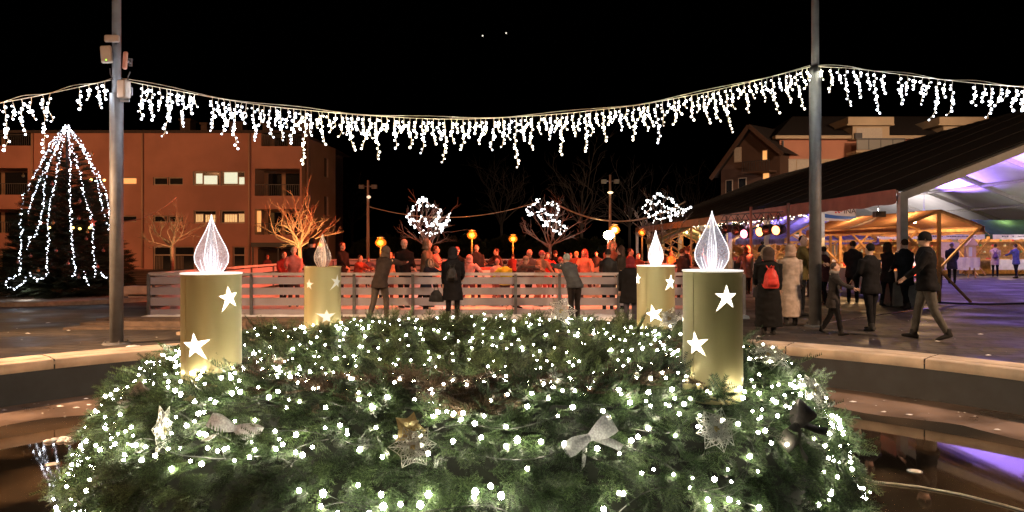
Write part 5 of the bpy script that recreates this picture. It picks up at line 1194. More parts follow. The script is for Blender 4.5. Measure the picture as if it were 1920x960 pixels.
# ---- skaters and people along the ice
gi = .06; SK = [
 ('child in a pale red plaid jacket and cream hat at the far left barrier', 551, 464, 18.3, 10, 'stand', ('fwd','bent'), (.62,.22,.20), (.05,.03,.03), 'hat', (.75,.62,.5), .72, .05),
 ('person in a plain red coat just left of the child with the cream hat', 532, 471, 19.6, 30, 'skate', ('bent','down'), RED, BLK, 'hair', (.1,.04,.02), .70, .10),
 ('tall person in black with their back turned, behind the far left candle flame', 585, 447, 17.6, 170, 'wide', ('down','bent'), BLK, BLK, 'hat', (.01,.01,.01), .70, .03),
 ('person in dark coat with dark red hair left of the thin mast', 640, 454, 21, 60, 'walk', ('swing','down'), BLK, BLK, 'hair', (.12,.03,.02), .72, .06),
 ('crouching skater with dark hair and red front near the thin mast', 669, 478, 20, 60, 'skate', ('fwd','fwd'), (.30,.06,.04), BLK, 'hair', (.05,.03,.02), .85, .25),
 ('child in a pale orange hooded jacket right of the leaning brown jacket', 729, 473, 19, 20, 'stand', ('bent','bent'), (.75,.42,.26), (.1,.04,.03), 'hood', (.75,.45,.28), .75, .04),
 ('adult in black just behind the child in the pale orange hood', 719, 468, 20.4, 0, 'stand', ('down','bent'), BLK, BLK, 'hat', (.03,.02,.02), .70, .03),
 ('tall adult in long black coat and pale knitted hat, left of the ring lit tree', 757, 450, 18, 35, 'stand', ('down','bent'), BLK, BLK, 'hat', (.55,.42,.36), .60, .03),
 ('tall person in an olive hooded coat below the ring lit tree', 797, 449, 18.2, 75, 'walk', ('bent','bent'), (.16,.14,.10), BLK, 'hood', (.15,.13,.10), .68, .10),
 ('person with a bright pink face and coat just right of the olive hooded coat', 816, 462, 19.4, 80, 'stand', ('phone','down'), (.55,.22,.18), BLK, 'hair', (.15,.06,.04), .70, .04),
 ('child in a grey hood peering over the barrier left of the lone dark figure', 799, 487, 16.9, 55, 'stand', ('rest','rest'), NAVY, BLK, 'furhood', (.07,.07,.065), .75, .22),
 ('small child far back left of the lone dark figure', 824, 482, 25, 0, 'skate', ('out','out'), (.22,.05,.05), BLK, 'helmet', (.3,.1,.1), .85, .10),
 ('skater with a shiny pale helmet directly behind the lone dark figure', 855, 463, 19, 20, 'skate', ('bent','bent'), BLK, BLK, 'helmet', (.7,.5,.42), .80, .10),
 ('skater in a pink jacket with arms spread, right of the lone dark figure', 879, 478, 18.5, 150, 'skate', ('out','out'), PNK, (.1,.03,.03), 'hood', PNK, .82, .10),
 ('young adult in an open dark jacket over a white shirt, under the orange street lamp', 893, 459, 20.5, 10, 'stand', ('down','down'), (.05,.04,.04), BLK, 'hair', (.08,.04,.02), .78, .02),
 ('skater in black leaning on a sledge aid, left of the second orange lamp', 937, 466, 22, 300, 'skate', ('fwd','fwd'), (.04,.02,.02), BLK, 'hair', (.08,.03,.02), .84, .22),
 ('small child in a pale pink jacket next to the child in yellow', 932, 486, 18.6, 170, 'stand', ('out','down'), (.65,.38,.36), (.3,.12,.12), 'hat', (.4,.2,.2), .80, .05),
 ('small child in a bright yellow green vest behind the barrier', 947, 488, 18.4, 180, 'stand', ('down','out'), (.60,.62,.06), (.05,.04,.05), 'hair', (.04,.02,.02), .80, .03),
 ('bending skater in a grey brown coat right of the child in yellow', 970, 481, 18, 60, 'skate', ('rest','fwd'), (.12,.10,.09), BLK, 'hat', (.25,.18,.13), .80, .50),
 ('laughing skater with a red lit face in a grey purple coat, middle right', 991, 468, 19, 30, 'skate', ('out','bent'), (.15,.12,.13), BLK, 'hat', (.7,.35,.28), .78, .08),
 ('skater in a camouflage jacket with reflecting stripes bending forward', 1011, 470, 18.6, 45, 'skate', ('swing','swing'), (.32,.20,.14), (.4,.14,.1), 'helmet', (.05,.03,.03), .84, .18),
 ('skater in a saturated red jacket left of the second light loop trunk', 1025, 473, 20, 20, 'glide', ('down','out'), (.70,.03,.02), (.3,.05,.04), 'long', (.08,.03,.02), .84, .06),
 ('person in black right of the second light loop trunk', 1041, 470, 22, 0, 'stand', ('bent','down'), BLK, BLK, 'hat', (.05,.02,.02), .72, .03),
 ('child in a salmon snowsuit left of the leaning grey teal jacket', 1050, 482, 19, 15, 'skate', ('fwd','bent'), (.70,.32,.22), (.6,.25,.18), 'helmet', (.5,.2,.15), .80, .06),
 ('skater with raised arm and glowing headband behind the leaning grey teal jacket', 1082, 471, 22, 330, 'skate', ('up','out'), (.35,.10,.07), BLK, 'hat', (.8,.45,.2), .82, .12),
 ('skater in a red and pink striped jacket right of the leaning grey teal jacket', 1098, 468, 20, 320, 'skate', ('swing','out'), (.72,.25,.18), (.05,.03,.03), 'hood', (.5,.12,.10), .82, .12),
 ('broad person in a dark coat with their back turned under the white floodlight', 1140, 468, 16.8, 170, 'wide', ('bent','bent'), (.04,.036,.036), BLK, 'hat', (.05,.04,.035), .66, .06),
 ('adult with a cream fur hat standing in front of the white floodlight', 1146, 454, 20.2, 20, 'stand', ('down','down'), (.28,.14,.10), BLK, 'furhood', (.72,.55,.40), .70, .03),
 ('person in a dark olive coat with a red lit edge right of the floodlight', 1166, 462, 17.2, 240, 'stand', ('bent','down'), (.06,.05,.04), BLK, 'long', (.08,.05,.04), .68, .05),
 ('person in wine red passing behind the dark red hood', 1180, 466, 20.4, 60, 'walk', ('bent','down'), (.30,.06,.05), BLK, 'hair', (.06,.03,.02), .75, .06),
 ('dark haired skater partly behind the far right candle', 1196, 474, 22, 0, 'skate', ('down','down'), (.20,.06,.05), BLK, 'hair', (.04,.02,.02), .78, .06),
 ('small far skater in dark clothes left of the far left candle', 500, 478, 29, 60, 'skate', ('out','bent'), (.1,.04,.04), BLK, 'hat', (.4,.15,.12), .82, .10),
 ('far child in a bluish coat near the left mast', 690, 482, 27, 20, 'skate', ('down','out'), (.12,.12,.2), BLK, 'hat', (.2,.08,.08), .80, .08),
 ('far skater in a long grey coat under the left orange lamp', 740, 476, 28, 330, 'skate', ('bent','swing'), (.18,.14,.13), BLK, 'hat', (.1,.05,.05), .66, .08),
 ('far skater in dark red behind the child in yellow', 962, 476, 28, 200, 'skate', ('swing','bent'), (.22,.04,.04), BLK, 'hair', (.05,.03,.02), .82, .10),
 ('far skater in brown between the red jackets', 1068, 474, 27, 30, 'skate', ('out','swing'), (.2,.1,.06), BLK, 'hat', (.25,.1,.08), .82, .10),
 ('far adult in charcoal with a bag, left of the white floodlight', 1118, 472, 27, 350, 'stand', ('down','bent'), (.06,.055,.055), BLK, 'hair', (.06,.04,.03), .72, .03),
]
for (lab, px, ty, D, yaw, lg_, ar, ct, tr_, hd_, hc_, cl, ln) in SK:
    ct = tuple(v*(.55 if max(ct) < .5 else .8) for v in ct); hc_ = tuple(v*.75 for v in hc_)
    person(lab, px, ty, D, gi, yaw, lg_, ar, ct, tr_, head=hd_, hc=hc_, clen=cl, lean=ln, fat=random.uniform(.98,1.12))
# white and red skating aids / goods seen between the skaters
for (px, D, lab) in ((831, 20,'red and white striped skating aid left of the lone dark figure'),(915,20.5,'red and white striped skating aid right of the pink jacket')):
    x = P(px,HOR,D).x; t = thing('skating_aid', lab, 'skating aid', (x,D,gi))
    for k in range(4): q = MB(); q.box((-.28,-.10,.62+.075*k),(.28,.10,.68+.075*k)); q.build('slat', mat('aid_red',(.7,.10,.07),.5) if k%2 else mat('aid_white',(.8,.7,.68),.5), t)
    for sx in (-1,1): q = MB(); q.tube([(sx*.25,-.3,.03),(sx*.25,.25,.03),(sx*.25,.05,.9)], .022, 6); q.build('runner', METAL, t, True)
x = P(1119,HOR,20).x; t = thing('wooden_pallet', 'upright wooden pallet crate left of the person under the floodlight', 'pallet', (x,20,gi))
for k in range(5): q = MB(); q.box((-.42,-.02,.12+.17*k),(.42,.0,.23+.17*k)); q.build('plank', mat('pallet_wood',(.4,.25,.18),.8,var=.2), t)
for sx in (-.4,0,.34): q = MB(); q.box((sx,.003,0),(sx+.06,.08,.92)); q.build('upright', mat('pallet_wood',(0,0,0)), t)

# ---- right side, between fountain and marquee
f = person('person in a long black coat wearing a red backpack, right of the nearest candle', 1441, 466, 13.0, 0, 176, 'stand', ('down','bent'), (.006,.006,.006), BLK, head='furhood', hc=(.05,.035,.03), clen=.16, fat=1.18, fine=True)
pack('red leather backpack on the back of the long black coat', f, (.50,.05,.04), size=.98)
person('person in a black bobble hat in profile left of the red backpack', 1428, 461, 14.6, 0, 100, 'stand', ('down','down'), (.03,.028,.03), BLK, head='pompom', hc=(.015,.013,.013), clen=.60, fine=True)
person('person in a long beige hooded coat right of the red backpack', 1482, 460, 14.5, 0, 172, 'stand', ('down','down'), (.34,.28,.235), BLK, head='hood', hc=(.32,.23,.18), clen=.18, fat=1.05, fine=True)
person('bearded person in a dark jacket and mustard vest behind the beige coat', 1503, 443, 16.6, 0, 60, 'stand', ('fwd','down'), (.13,.10,.035), BLK, head='hair', hc=(.012,.01,.01), clen=.78, fine=True, headturn=-40)
person('child with a grey scarf and dark jacket walking just right of the right pole', 1563, 492, 13.0, 0, 60, 'stride', ('fwd','back'), (.035,.03,.03), BLK, head='hair', hc=(.06,.045,.04), clen=.66, scarf=(.25,.23,.21), fine=True)
person('adult in all black walking between the right pole and the marquee leg', 1633, 457, 13.6, 0, 200, 'wide', ('down','bent'), BLK, BLK, head='hair', hc=(.006,.006,.006), clen=.74, fat=1.08, fine=True)
person('tall person in black jacket and grey trousers striding left, right of the marquee leg', 1738, 434, 12.35, 0, 252, 'stride', ('bent','swing'), BLK, (.07,.068,.062), head='hat', hc=(.006,.006,.006), clen=.80, fat=1.15, fine=True)
MK = [
 ('dark figure browsing the stall between the adult in black and the marquee leg', 1599, 452, 20.5, 150, (.03,.02,.02), 'hair', .70),
 ('shadowy figure in black directly behind the marquee leg', 1697, 448, 18.2, 190, (.012,.012,.012), 'hair', .60),
 ('person with a lilac hat and dark coat behind the slanting stall strut', 1785, 455, 31, 150, (.03,.03,.06), 'hat', .62),
 ('person in a tan coat behind the wooden stall post', 1759, 470, 27, 150, (.25,.16,.10), 'hair', .66),
 ('person in a pale pink coat and purple rucksack at the far white counter', 1866, 458, 38, 150, (.55,.40,.40), 'hat', .62),
 ('person in a grey hooded coat at the first red lamp, seen from behind', 1401, 462, 24, 190, (.1,.09,.09), 'hood', .60),
 ('person in black leaning at the dim stall left of the nearest right candle', 1290, 463, 22, 230, (.015,.013,.015), 'hat', .70),
 ('person in dark clothes with orange lit hair right of the far right candle', 1278, 467, 20.5, 120, (.03,.02,.02), 'hair', .72),
 ('vendor in an orange apron inside the dim far stall', 1257, 470, 27, 30, (.55,.24,.07), 'hair', .70),
 ('figure in brown beside the vendor in orange', 1240, 468, 29, 330, (.12,.07,.05), 'hat', .70),
 ('customer in maroon just right of the right pole', 1545, 462, 20, 200, (.10,.03,.03), 'hair', .68),
 ('person in a striped top standing near the orange stall frames', 1395, 468, 30, 10, (.3,.2,.18), 'hair', .70),
 ('dark hatted figure between the two right candle flames', 1316, 465, 23, 200, (.015,.013,.013), 'hat', .68),
 ('dark shopper left of the marquee leg facing the brown canvas stall', 1664, 456, 19.2, 120, (.02,.015,.015), 'hood', .66),
 ('small shopper in rust red between the stage lamps and the pole', 1518, 466, 22.5, 210, (.16,.05,.03), 'hat', .70),
 ('distant shopper in blue by the green roofed stall', 1905, 458, 36, 200, (.08,.09,.22), 'hair', .70),
]
for (lab, px, ty, D, yaw, ct, hd_, cl) in MK:
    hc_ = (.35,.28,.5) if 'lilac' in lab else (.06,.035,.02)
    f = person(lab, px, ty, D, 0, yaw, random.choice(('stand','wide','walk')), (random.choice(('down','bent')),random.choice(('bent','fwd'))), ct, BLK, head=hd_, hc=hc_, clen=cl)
    if 'rucksack' in lab: pack('purple rucksack on the back of the pale pink coat', f, (.10,.05,.14), size=.8)

# ================================================================== MARKET STALLS
WOODO = mat('stall_wood', (.50,.27,.11), .65, var=.25, scale=7, bump=.15)
CB = mat('brown_canvas', (.42,.22,.12), .8, var=.15, scale=3, bump=.2); CV = mat('blue_violet_canvas', (.20,.20,.52), .75, var=.35, scale=3, bump=.2); CG = mat('green_canvas', (.03,.09,.055), .8, var=.2, scale=3)
CW = mat('white_cloth', (.72,.66,.66), .75, var=.08, scale=5, bump=.3)
for _cm in (CB, CV, CG):
    _n = _cm.node_tree; _b = _n.nodes['Principled BSDF']; _t = _n.nodes.new('ShaderNodeBsdfTranslucent'); _x = _n.nodes.new('ShaderNodeMixShader'); _x.inputs[0].default_value = .45
    _n.links.new(_b.inputs['Base Color'].links[0].from_socket, _t.inputs[0]); _n.links.new(_b.outputs[0], _x.inputs[1]); _n.links.new(_t.outputs[0], _x.inputs[2]); _n.links.new(_x.outputs[0], _n.nodes['Material Output'].inputs[0])
rdg = random.Random(77)
def stall(label, x, y, L, cm, Wd=2.3, zr=2.6, ze=2.05, goods=True, lamp=True, rz=0, valance=None, warm=1.0, cloth_m=None, nx_=None):
    """ridge runs along local y; the near gable is at local y=0"""
    t = thing('market_stall', label, 'market stall', (x,y,0), rz)
    n, m = 12, 20; q = MB()
    for i in range(n+1):
        u = i/n; xx = -Wd/2+Wd*u
        for j in range(m+1):
            yy = -.12+(L+.24)*j/m; z = ze+(zr-ze)*(1-abs(2*u-1)); sag = .06*math.sin(math.pi*((j/m*3)%1))*math.sin(math.pi*((2*u)%1)) ; q.v.append((xx, yy, z-sag+.015*noise.noise(Vector((xx*3,yy*3,x)))))
    for i in range(n):
        for j in range(m): a = i*(m+1)+j; q.f.append((a,a+m+1,a+m+2,a+1)); q.mi.append(0)
    roof = q.build('canopy', cm, t, True)
    for s in (-1,1):
        q = MB(); k0 = 0
        for j in range(m+1): yy = -.12+(L+.24)*j/m; q.v += [(s*(Wd/2+.004), yy, ze), (s*(Wd/2+.012+.01*math.sin(j*2)), yy, ze-.22-.02*math.sin(j*1.3))]
        for j in range(m): a = k0+2*j; q.f.append((a,a+2,a+3,a+1)); q.mi.append(0)
        q.build('valance', cm, roof, True)
    for yy in (.0, L*.5, L):
        q = MB(); q.box((-.045,yy-.03,0 if yy != L*.5 else 1.9),(.045,yy+.03,zr-.03)); q.build('post', WOODO, t)
        for s in (-1,1):
            q = MB(); q.beam((s*(Wd/2-.04),yy+.05*s,ze-.04),(-s*Wd*.36,yy+.05*s,.0),.07,.05); q.build('leg', WOODO, t)
            q = MB(); q.beam((s*(Wd/2-.02),yy,ze-.04),(0,yy,zr-.05),.05,.07); q.build('rafter', WOODO, t)
    for s in (-1,1): q = MB(); q.box((s*(Wd/2-.06)-.02,0,ze-.14),(s*(Wd/2-.06)+.02,L,ze-.05)); q.build('purlin', WOODO, t)
    q = MB(); q.box((-.025,0,zr-.12),(.025,L,zr-.05)); q.build('ridge_beam', WOODO, t)
    q = MB(); q.box((-Wd*.42,.1,.80),(Wd*.1,L-.1,.85)); q.build('counter', WOODO, t)
    q = MB(); nn = 40
    for j in range(nn+1): yy = .1+(L-.2)*j/nn; q.v += [(-Wd*.42-.02, yy, .852),(-Wd*.42-.03-.02*math.sin(j*1.7), yy, .30)]
    for j in range(nn): q.f.append((2*j,2*j+2,2*j+3,2*j+1)); q.mi.append(0)
    q.build('counter_cloth', cloth_m or CW, t, True)
    if rz:
        q = MB(); q.box((Wd*.40,.05,.0),(Wd*.43,L-.05,ze-.1)); q.build('back_wall', WOODO, t)
        for zz_ in (1.15,1.5,1.8): q = MB(); q.box((Wd*.25,.2,zz_),(Wd*.395,L-.2,zz_+.03)); q.build('shelf', WOODO, t)
        for k in range(26):
            g = MB(); yy = .35+(L-.7)*k/25; zz_ = (1.18,1.53,1.83)[k%3]+.001; hh = rdg.uniform(.10,.24); g.lathe([(.05,0),(.06,.02),(.055,hh*.6),(.03,hh*.75),(.035,hh),(.001,hh)], 10)
            o = g.build('bottle', mat('goods_%d' % (k%5), ((.6,.2,.08),(.5,.5,.45),(.1,.25,.12),(.6,.45,.15),(.45,.06,.08))[k%5], .4), smooth=True); o.location = Matrix.Translation((x,y,0)) @ Matrix.Rotation(rz,4,'Z') @ Vector((Wd*.32,yy,zz_)); tag(o, 'small bottle on the shelves of a green roofed stall', 'bottle', 'bottles on the shelves of the green roofed stalls')
    if lamp:
        for f in (.2,.75):
            q = MB(); q.ell((0.0,L*f,zr-.28), (.05,.05,.06), 10, 7); q.build('bulb', mat('stall_bulb', (1,.8,.5), emit=(1,.66,.28), es=22), t, True)
            light('bulb_light', 'POINT', (0,L*f,zr-.38), 150*warm, (1,.60,.26), size=.06, parent=t)
    if goods:
        kinds = [('jar',(.5,.22,.06)),('gift_box',(.5,.06,.05)),('wooden_toy',(.5,.3,.12)),('candle_jar',(.75,.65,.5)),('basket',(.3,.18,.08))]
        for k in range(9):
            nm, c = rdg.choice(kinds); yy = .3+(L-.6)*k/8+rdg.uniform(-.05,.05); xx = rdg.uniform(-Wd*.36,-Wd*.1); hh = rdg.uniform(.12,.3); g = MB()
            if nm == 'gift_box': g.box((-.09,-.09,0),(.09,.09,hh*.6)); g.box((-.095,-.015,0),(.095,.015,hh*.6+.004)); g.box((-.015,-.096,0),(.015,.096,hh*.6+.006))
            elif nm == 'basket': g.lathe([(.09,0),(.13,hh*.5),(.135,hh*.5),(.10,hh*.48),(.08,.02),(.001,.02)], 14); g.tube([(-.13,0,hh*.5),(-.08,0,hh),(.08,0,hh),(.13,0,hh*.5)], .01, 6)
            elif nm == 'wooden_toy': g.tube([(0,0,0),(0,0,hh*.3),(0,0,hh*.6),(0,0,hh*.62),(0,0,hh)], [.05,.06,.03,.045,.01], 10)
            else: g.lathe([(.05,0),(.055,.01),(.055,hh*.6),(.04,hh*.68),(.044,hh*.7),(.044,hh*.8),(.001,hh*.82)], 12)
            o = g.build(nm, mat('goods_%s' % nm, c, .45, var=.3, scale=20), smooth=nm != 'gift_box'); o.location = Matrix.Translation((x,y,0)) @ Matrix.Rotation(rz,4,'Z') @ Vector((xx,yy,.851)); 
            tag(o, nm.replace('_',' ')+' for sale on the counter of the '+label.split(' stall')[0]+' stall', nm.replace('_',' '), 'goods on the market stalls')
    return t
ST1 = stall('brown canvas stall with slanting wooden legs beside the nearest marquee leg', 11.78, 20.6, 6.2, CB, Wd=2.35, zr=2.56, ze=2.10, warm=1.3)
ST2 = stall('blue violet canvas stall right behind the brown canvas one', 12.2, 28.6, 6.0, CV, Wd=3.6, zr=2.9, ze=1.85, warm=.9)
ST3 = stall('third stall with violet canvas farther along the marquee', 12.4, 36.5, 6.0, CV, Wd=3.6, zr=2.9, ze=1.85, warm=.8)
ST4 = stall('far stall with greenish canvas seen behind the lit flames', 12.0, 46.0, 6.5, mat('grey_green_canvas', (.22,.24,.15), .8, var=.2), Wd=4.5, zr=3.0, ze=2.0, warm=.8)
ST6 = stall('low wooden stall with open side left of the red lamps', 9.6, 40.0, 5.0, mat('grey_green_canvas', (0,0,0)), Wd=3.0, zr=2.6, ze=1.9, warm=.7)
# green roofed stalls on the far side of the marquee
for k, (x_, y_, lb_) in enumerate(((24.6,40.5,'green roofed stall with white counter cloth on the far right'),(31.6,40.8,'green roofed stall at the right frame edge with glittering lights'),(17.4,40.2,'green roofed stall half hidden behind the brown canvas stall'))):
    stall(lb_, x_, y_, 6.4, CG, Wd=3.2, zr=3.0, ze=2.15, rz=R(90), warm=1.1)
    q = MB(); n = 60
    for j in range(n+1): xx = -6.4*j/n; q.v += [(xx,-1.66,2.16),(xx,-1.67,1.94-.05*abs(math.sin(j*.55)))]
    for j in range(n): q.f.append((2*j,2*j+2,2*j+3,2*j+1)); q.mi.append(0)
    o = q.build('scalloped_banner', CW); o.location = (x_,y_,0); tag(o, ('white scalloped banner along the eave of the '+lb_)[:95].rsplit(' ',1)[0] if False else 'white scalloped banner on the front of the '+('far right','frame edge','half hidden')[k]+' green stall', 'banner')
    # illegible dark writing on the banner
    q = MB(); rr_ = random.Random(k+4); xx = -.5
    while xx > -5.9:
        w_ = rr_.uniform(.03,.09); q.box((xx-w_,-1.69,2.03),(xx,-1.683,2.03+rr_.uniform(.03,.075))); xx -= w_+(.03 if rr_.random() > .15 else .22)
    q.build('lettering', mat('banner_ink', (.05,.05,.10), .7), o)
# glittering light display at the right edge and white counters
t = thing('light_display', 'dazzling rack of white and coloured decoration lights at the right edge', 'light display', (29.0,37.6,0))
q = MB()
for k in range(9): q.tube([(-2.2,0,.9),(-2.2,0,2.3)] if k == 0 else [(-2.2+.55*k,0,.9),(-2.2+.55*k,0,2.3)], .02, 5)
for k in range(4): q.tube([(-2.2,0,1.0+.42*k),(2.2,0,1.0+.42*k)], .02, 5)
q.build('rack', METAL, t)
for nm, cc, es_, cnt in (('display_white',(.95,.93,1),16,170),('display_red',(1,.25,.2),7,30),('display_yellow',(1,.75,.3),9,40)):
    q = MB()
    for k in range(cnt): q.ico((rdg.uniform(-2.3,2.3),rdg.uniform(-.2,.1),rdg.uniform(.95,2.3)), rdg.uniform(.02,.06))
    tag(q.build('decoration_light', mat(nm, cc, emit=cc, es=es_), t, True), kind='stuff')
def table(label, x, y, w_, d_, h_, clothm):
    t = thing('trestle_table', label, 'table', (x,y,0)); q = MB(); q.box((-w_/2,-d_/2,h_-.03),(w_/2,d_/2,h_)); q.build('tabletop', WOODO, t)
    q = MB(); n = 30
    for j in range(n+1): xx = -w_/2+w_*j/n; q.v += [(xx,-d_/2-.01,h_+.004),(xx,-d_/2-.02-.03*math.sin(j*1.4),h_-.48-.03*math.sin(j*.8))]
    for j in range(n): q.f.append((2*j,2*j+2,2*j+3,2*j+1)); q.mi.append(0)
    q.build('cloth_drop', clothm, t, True)
    for sx in (-1,1):
        for a in (-1,1): q = MB(); q.beam((sx*(w_/2-.15)+a*.02,0,h_-.04),(sx*(w_/2-.15)+a*.22,.0+a*.05,0),.05,.04); q.build('leg', WOODO, t)
    return t
table('table with a bunched white cloth in front of the green roofed stalls', 21.5, 36.6, 2.4, .8, 1.0, CW)
table('long table with a lilac lit cloth below the dazzling light rack', 27.6, 36.8, 3.6, .8, 1.0, CW)
q = MB(); q.box((-.5,-.02,1.0),(.5,.02,1.75)); o = q.build('sign_board', mat('parchment_board', (.60,.45,.34), .7, var=.08)); o.location = (21.3,36.4,0); tag(o, 'plain parchment coloured board standing on the white clothed table', 'board')
q = MB(); q.box((-.2,-.15,1.0),(.2,.15,1.6)); q.add([(-.3,-.2,1.58),(.3,-.2,1.58),(0,-.2,2.0),(-.3,.2,1.58),(.3,.2,1.58),(0,.2,2.0)],[(0,1,2),(4,3,5),(0,2,5,3),(1,4,5,2)]); o = q.build('model_house', mat('house_wood', (.55,.38,.24), .7)); o.location = (22.4,36.5,0); tag(o, 'small steep roofed wooden house model beside the parchment board', 'model house')
q = MB(); q.box((-.16,-.155,1.05),(.0,-.151,1.5)); oo = q.build('door', mat('house_door', (.6,.65,.72), .5), o)
t = thing('red_lantern', 'glowing red and white striped box on the ground left of the white table', 'lantern', (19.7,36.4,0))
for k in range(4): q = MB(); q.box((-.32,-.2,.12+.16*k),(.32,.2,.26+.16*k)); q.build('band', mat('lantern_red',(1,.1,.05),emit=(1,.12,.06),es=1.6) if k%2 == 0 else mat('lantern_white',(1,.8,.7),emit=(1,.7,.55),es=1.2), t)
q = MB(); q.box((-.34,-.22,0),(.34,.22,.115)); q.build('base', DARKM, t)

# INA banner hung under the marquee
t = thing('banner', 'white and blue INA banner hanging under the marquee right of the pole', 'banner', (0,0,0))
ctr = P(1566,402,25.4); wB = 78/FPX*25.4; hB = 24/FPX*25.4
q = MB(); n = 16
for j in range(n+1):
    xx = -wB/2+wB*j/n; q.v += [(xx,.01*math.sin(j),hB/2-.02),(xx,.015*math.sin(j*.9),-hB/2)]
for j in range(n): q.f.append((2*j,2*j+1,2*j+3,2*j+2)); q.mi.append(0)
t.location = ctr
q.build('banner_cloth', mat('banner_white', (.75,.75,.75), .6, emit=(.9,.9,1), es=.0), t, True)
q = MB(); n = 20
for j in range(n+1):
    u = j/n; xx = -wB/2+wB*u; zt_ = .10-.17*u-.05*math.sin(u*3.1); q.v += [(xx,-.03,zt_*1.0),(xx,-.03,zt_-.15+.07*u)]
for j in range(n): q.f.append((2*j,2*j+1,2*j+3,2*j+2)); q.mi.append(0)
q.build('blue_band', mat('banner_blue', (.03,.13,.45), .6), t)
q = MB(); c0 = (.05, .06)
for i in range(4):
    for j in range(3):
        if (i+j) % 2 == 0: q.box((-.02+i*.055+.02*j,-.034,.04+j*.05),(.035+i*.055+.02*j,-.031,.09+j*.05))
q.build('chequer', mat('banner_red', (.6,.03,.03), .6), t)
cu = bpy.data.curves.new('ina','FONT'); cu.body = 'INA'; cu.size = .25; cu.extrude = .002
tmp = bpy.data.objects.new('tmp', cu); COL.objects.link(tmp); bpy.context.view_layer.update()
me = bpy.data.meshes.new_from_object(tmp.evaluated_get(bpy.context.evaluated_depsgraph_get())); bpy.data.objects.remove(tmp)
o = bpy.data.objects.new('lettering', me); COL.objects.link(o); me.materials.clear(); me.materials.append(mat('banner_ink2', (.03,.03,.04), .6)); o.parent = t; o.location = (.27,-.036,.03); o.rotation_euler = (R(90),0,0)

# red stage lamps on a truss below the marquee eave
def par(label, px, py, D, lit, r=.17):
    c = P(px,py,D); t = thing('stage_lamp', label, 'stage lamp', c, 0, 'stage lamps under the marquee eave')
    M = Matrix.Rotation(R(-58),3,'Z') @ Matrix.Rotation(R(90),3,'X')
    q = MB(); ax_ = Vector((-.80,-.55,-.12)).normalized(); q.tube([Vector((0,0,0))-ax_*.26,Vector((0,0,0))-ax_*.22,ax_*-.05,ax_*.12], [r*.5,r*.9,r,r*1.02], 16, cap=True); q.build('can', DARKM, t, True)
    q = MB(); q.tube([ax_*.122,ax_*.130], [r*.86,r*.80], 16)
    col = {'r':(1,.16,.10),'o':(1,.30,.10),'p':(1,.25,.35)}.get(lit,(0,0,0))
    q.build('lens', mat('lens_'+lit, (.6,.2,.2), emit=col, es=7) if lit else GLASS, t, True)
    q = MB(); q.tube([(-.02,-r*1.1,0),(0,-r*1.0,.2),(0,0,.34),(0,r*1.0,.2),(-.02,r*1.1,0)], .014, 5); q.box((-.03,-.03,.33),(.03,.03,.47)); q.build('yoke', METAL, t)
    if lit: light('stage_light', 'SPOT', Vector((0,0,0))+ax_*.16, 11000, (1,.12,.045), aim=Vector((-2,24,.4))-c, size=.10, spot=84, blend=.6, parent=t)
    return t
par('dark unlit stage lamp, first from the left on the eave truss', 1362, 429, 27.5, '')
par('unlit stage lamp with violet sheen, second from the left on the eave truss', 1383, 432, 26.5, '')
par('lit pink red stage lamp, leftmost glowing one on the eave truss', 1399, 438, 26.0, 'p')
par('lit orange red stage lamp in the middle of the eave truss', 1428, 434, 25.0, 'o')
par('dark housing of the stage lamp between the two brightest ones', 1440, 430, 24.4, '')
par('lit orange stage lamp, rightmost on the eave truss', 1459, 431, 24.0, 'o')
t = thing('truss', 'horizontal aluminium truss carrying the stage lamps under the eave', 'truss', (0,0,0))
a = P(1352,414,28.6); b_ = P(1468,410,23.6); q = MB()
for dz_ in (0,.22): q.beam(a+Vector((0,0,dz_)), b_+Vector((0,0,dz_)), .04,.04)
for k in range(16): u = k/16; q.beam(a.lerp(b_,u)+Vector((0,0,.22*(k%2))), a.lerp(b_,u+1/16)+Vector((0,0,.22*((k+1)%2))), .02,.02)
q.build('chord', METAL, t)
for px_, D_ in ((1408,25.6),(1478,23.4)):
    c = P(px_,HOR,D_); q = MB(); q.tube([(c.x,c.y,0),(c.x,c.y,2.9)], .05, 8); q.build('support', mat('support_red', (.5,.3,.25), .5), t, True)
# small white light curtain along the inside of the eave
q = MB(); rr_ = random.Random(2)
for k in range(170):
    y = 26+k*.12; q.ico((TX+.1, y, TE-.12-rr_.uniform(0,.28)), .018)
t = thing('light_curtain', 'fine row of tiny warm lights inside the marquee eave above the stage lamps', 'light chain', (0,0,0)); tag(q.build('bulb_row', mat('tiny_warm', (1,.9,.7), emit=(1,.78,.5), es=12), t), kind='stuff')
q = MB(); q.tube([(TX+.1,26,TE-.1),(TX+.1,46.5,TE-.1)], .01, 4); q.build('wire', WIREW, t)
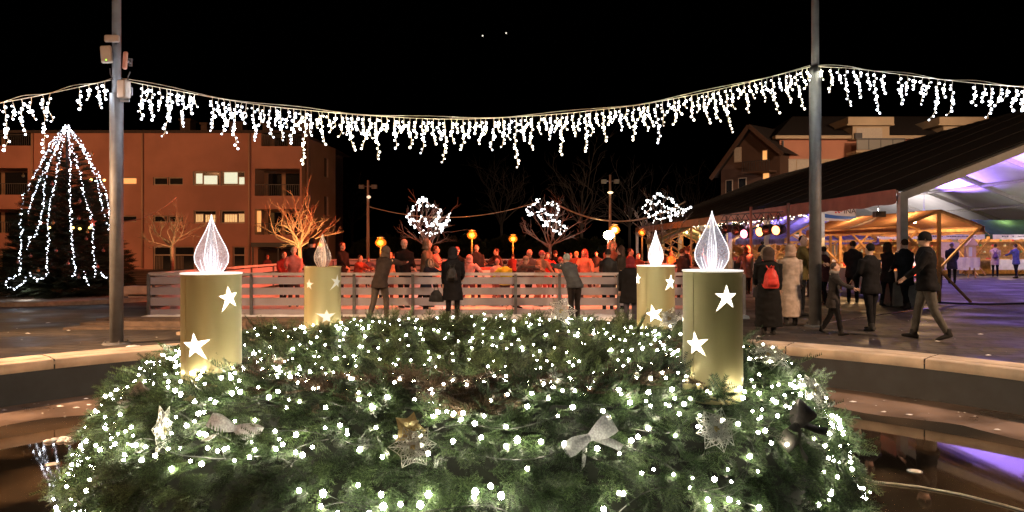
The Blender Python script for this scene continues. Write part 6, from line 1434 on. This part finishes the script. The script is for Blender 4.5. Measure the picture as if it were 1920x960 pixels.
# marquee LED floodlights: violet wash on the lining, warm near the stalls
def wash(x, y, z, e, col, aim, label, spot=120, size=.25):
    t = thing('wash_light', label, 'floodlight', (x,y,z)); q = MB(); q.box((-.15,-.1,-.1),(.15,.1,.06)); q.build('housing', DARKM, t); q = MB(); q.tube([(0,.06,.06),(0,.06,roofz(x)-.15-z if z > 1.5 else .0)], .012, 6); q.build('bracket', METAL, t)
    light('wash_beam', 'SPOT', (0,-.0,.12), e, col, aim=Vector(aim)-Vector((x,y,z)), size=size, spot=spot, parent=t)
VIO = (.36,.20,1)
wash(10.72, 21.8, 2.5, 260, (1,.95,.9), (11.0,25.3,2.68), 'small white spotlight added on the eave to brighten the banner', 45, .03)  # lamp added because the banner came out dark
wash(23.2, 31, .5, 12500, VIO, (22.8,31.5,6.0), 'violet floodlight on the ground inside the marquee, near the front', 100)
wash(24.2, 43.8, 2.6, 6500, VIO, (23.4,42.5,6.0), 'violet floodlight behind the green roofed stalls', 120)
wash(TX+TW-7.0, 29, 5.9, 5200, (.5,.28,1), (19,30,0), 'violet downlight under the marquee roof', 95)
wash(21.0, 46.5, 1.2, 4200, (1,.88,.85), (22,50,5.5), 'pale lilac floodlight under the far marquee roof', 140)
wash(TX+4.6, 34, 2.9, 1500, (1,.75,.42), (20,44,5.6), 'warm floodlight above the brown canvas stall', 150)
wash(11.75, 30.2, 3.25, 420, (.28,.25,1), (11.0,30.6,1.5), 'blue floodlight added above the violet canvas stall', 150)  # blue lamp added to make the canvas more vivid
wash(11.75, 33.2, 3.25, 420, (.28,.25,1), (11.0,33.6,1.5), 'second added blue floodlight, farther along the violet canvas', 150)  # added for the same canvas, farther along
# thick cable across the paving at the marquee front
mb = MB(); pts = [P(px,py,(CAMZ-.02)*FPX/(py-HOR)) for px,py in ((1700,566),(1760,567),(1800,569),(1850,570),(1920,569),(2050,566))]
mb.tube(pts, .022, 6); tag(mb.build('cable', DARKM, smooth=True), 'thick black cable on the paving at the front of the marquee', 'cable')
mb = MB(); pts = [P(px,py,(CAMZ-.008)*FPX/(py-HOR)) for px,py in ((1552,606),(1600,598),(1640,591),(1690,585),(1740,578))]
mb.tube(pts, .02, 6, flat=.4); tag(mb.build('drain_strip', mat('wet_metal', (.5,.45,.5), .12, .8)), 'shiny metal strip in the paving left of the striding person', 'drain')

bpy.data.scenes.remove(WS)

for _k, _mm in _m.items():
    if _k.startswith(('display_','tiny_','stall_bulb','sodium','flood_lens','lens_','lit_window','yellow','lamp_','star_glow','lantern_','green_led')): _mm.cycles.emission_sampling = 'NONE'
t_ = bpy.data.objects['light_display']
for k in range(4): bulb_light((-1.6+1.1*k,-.25,1.6), 45, (1,.95,.95), t_, .05)
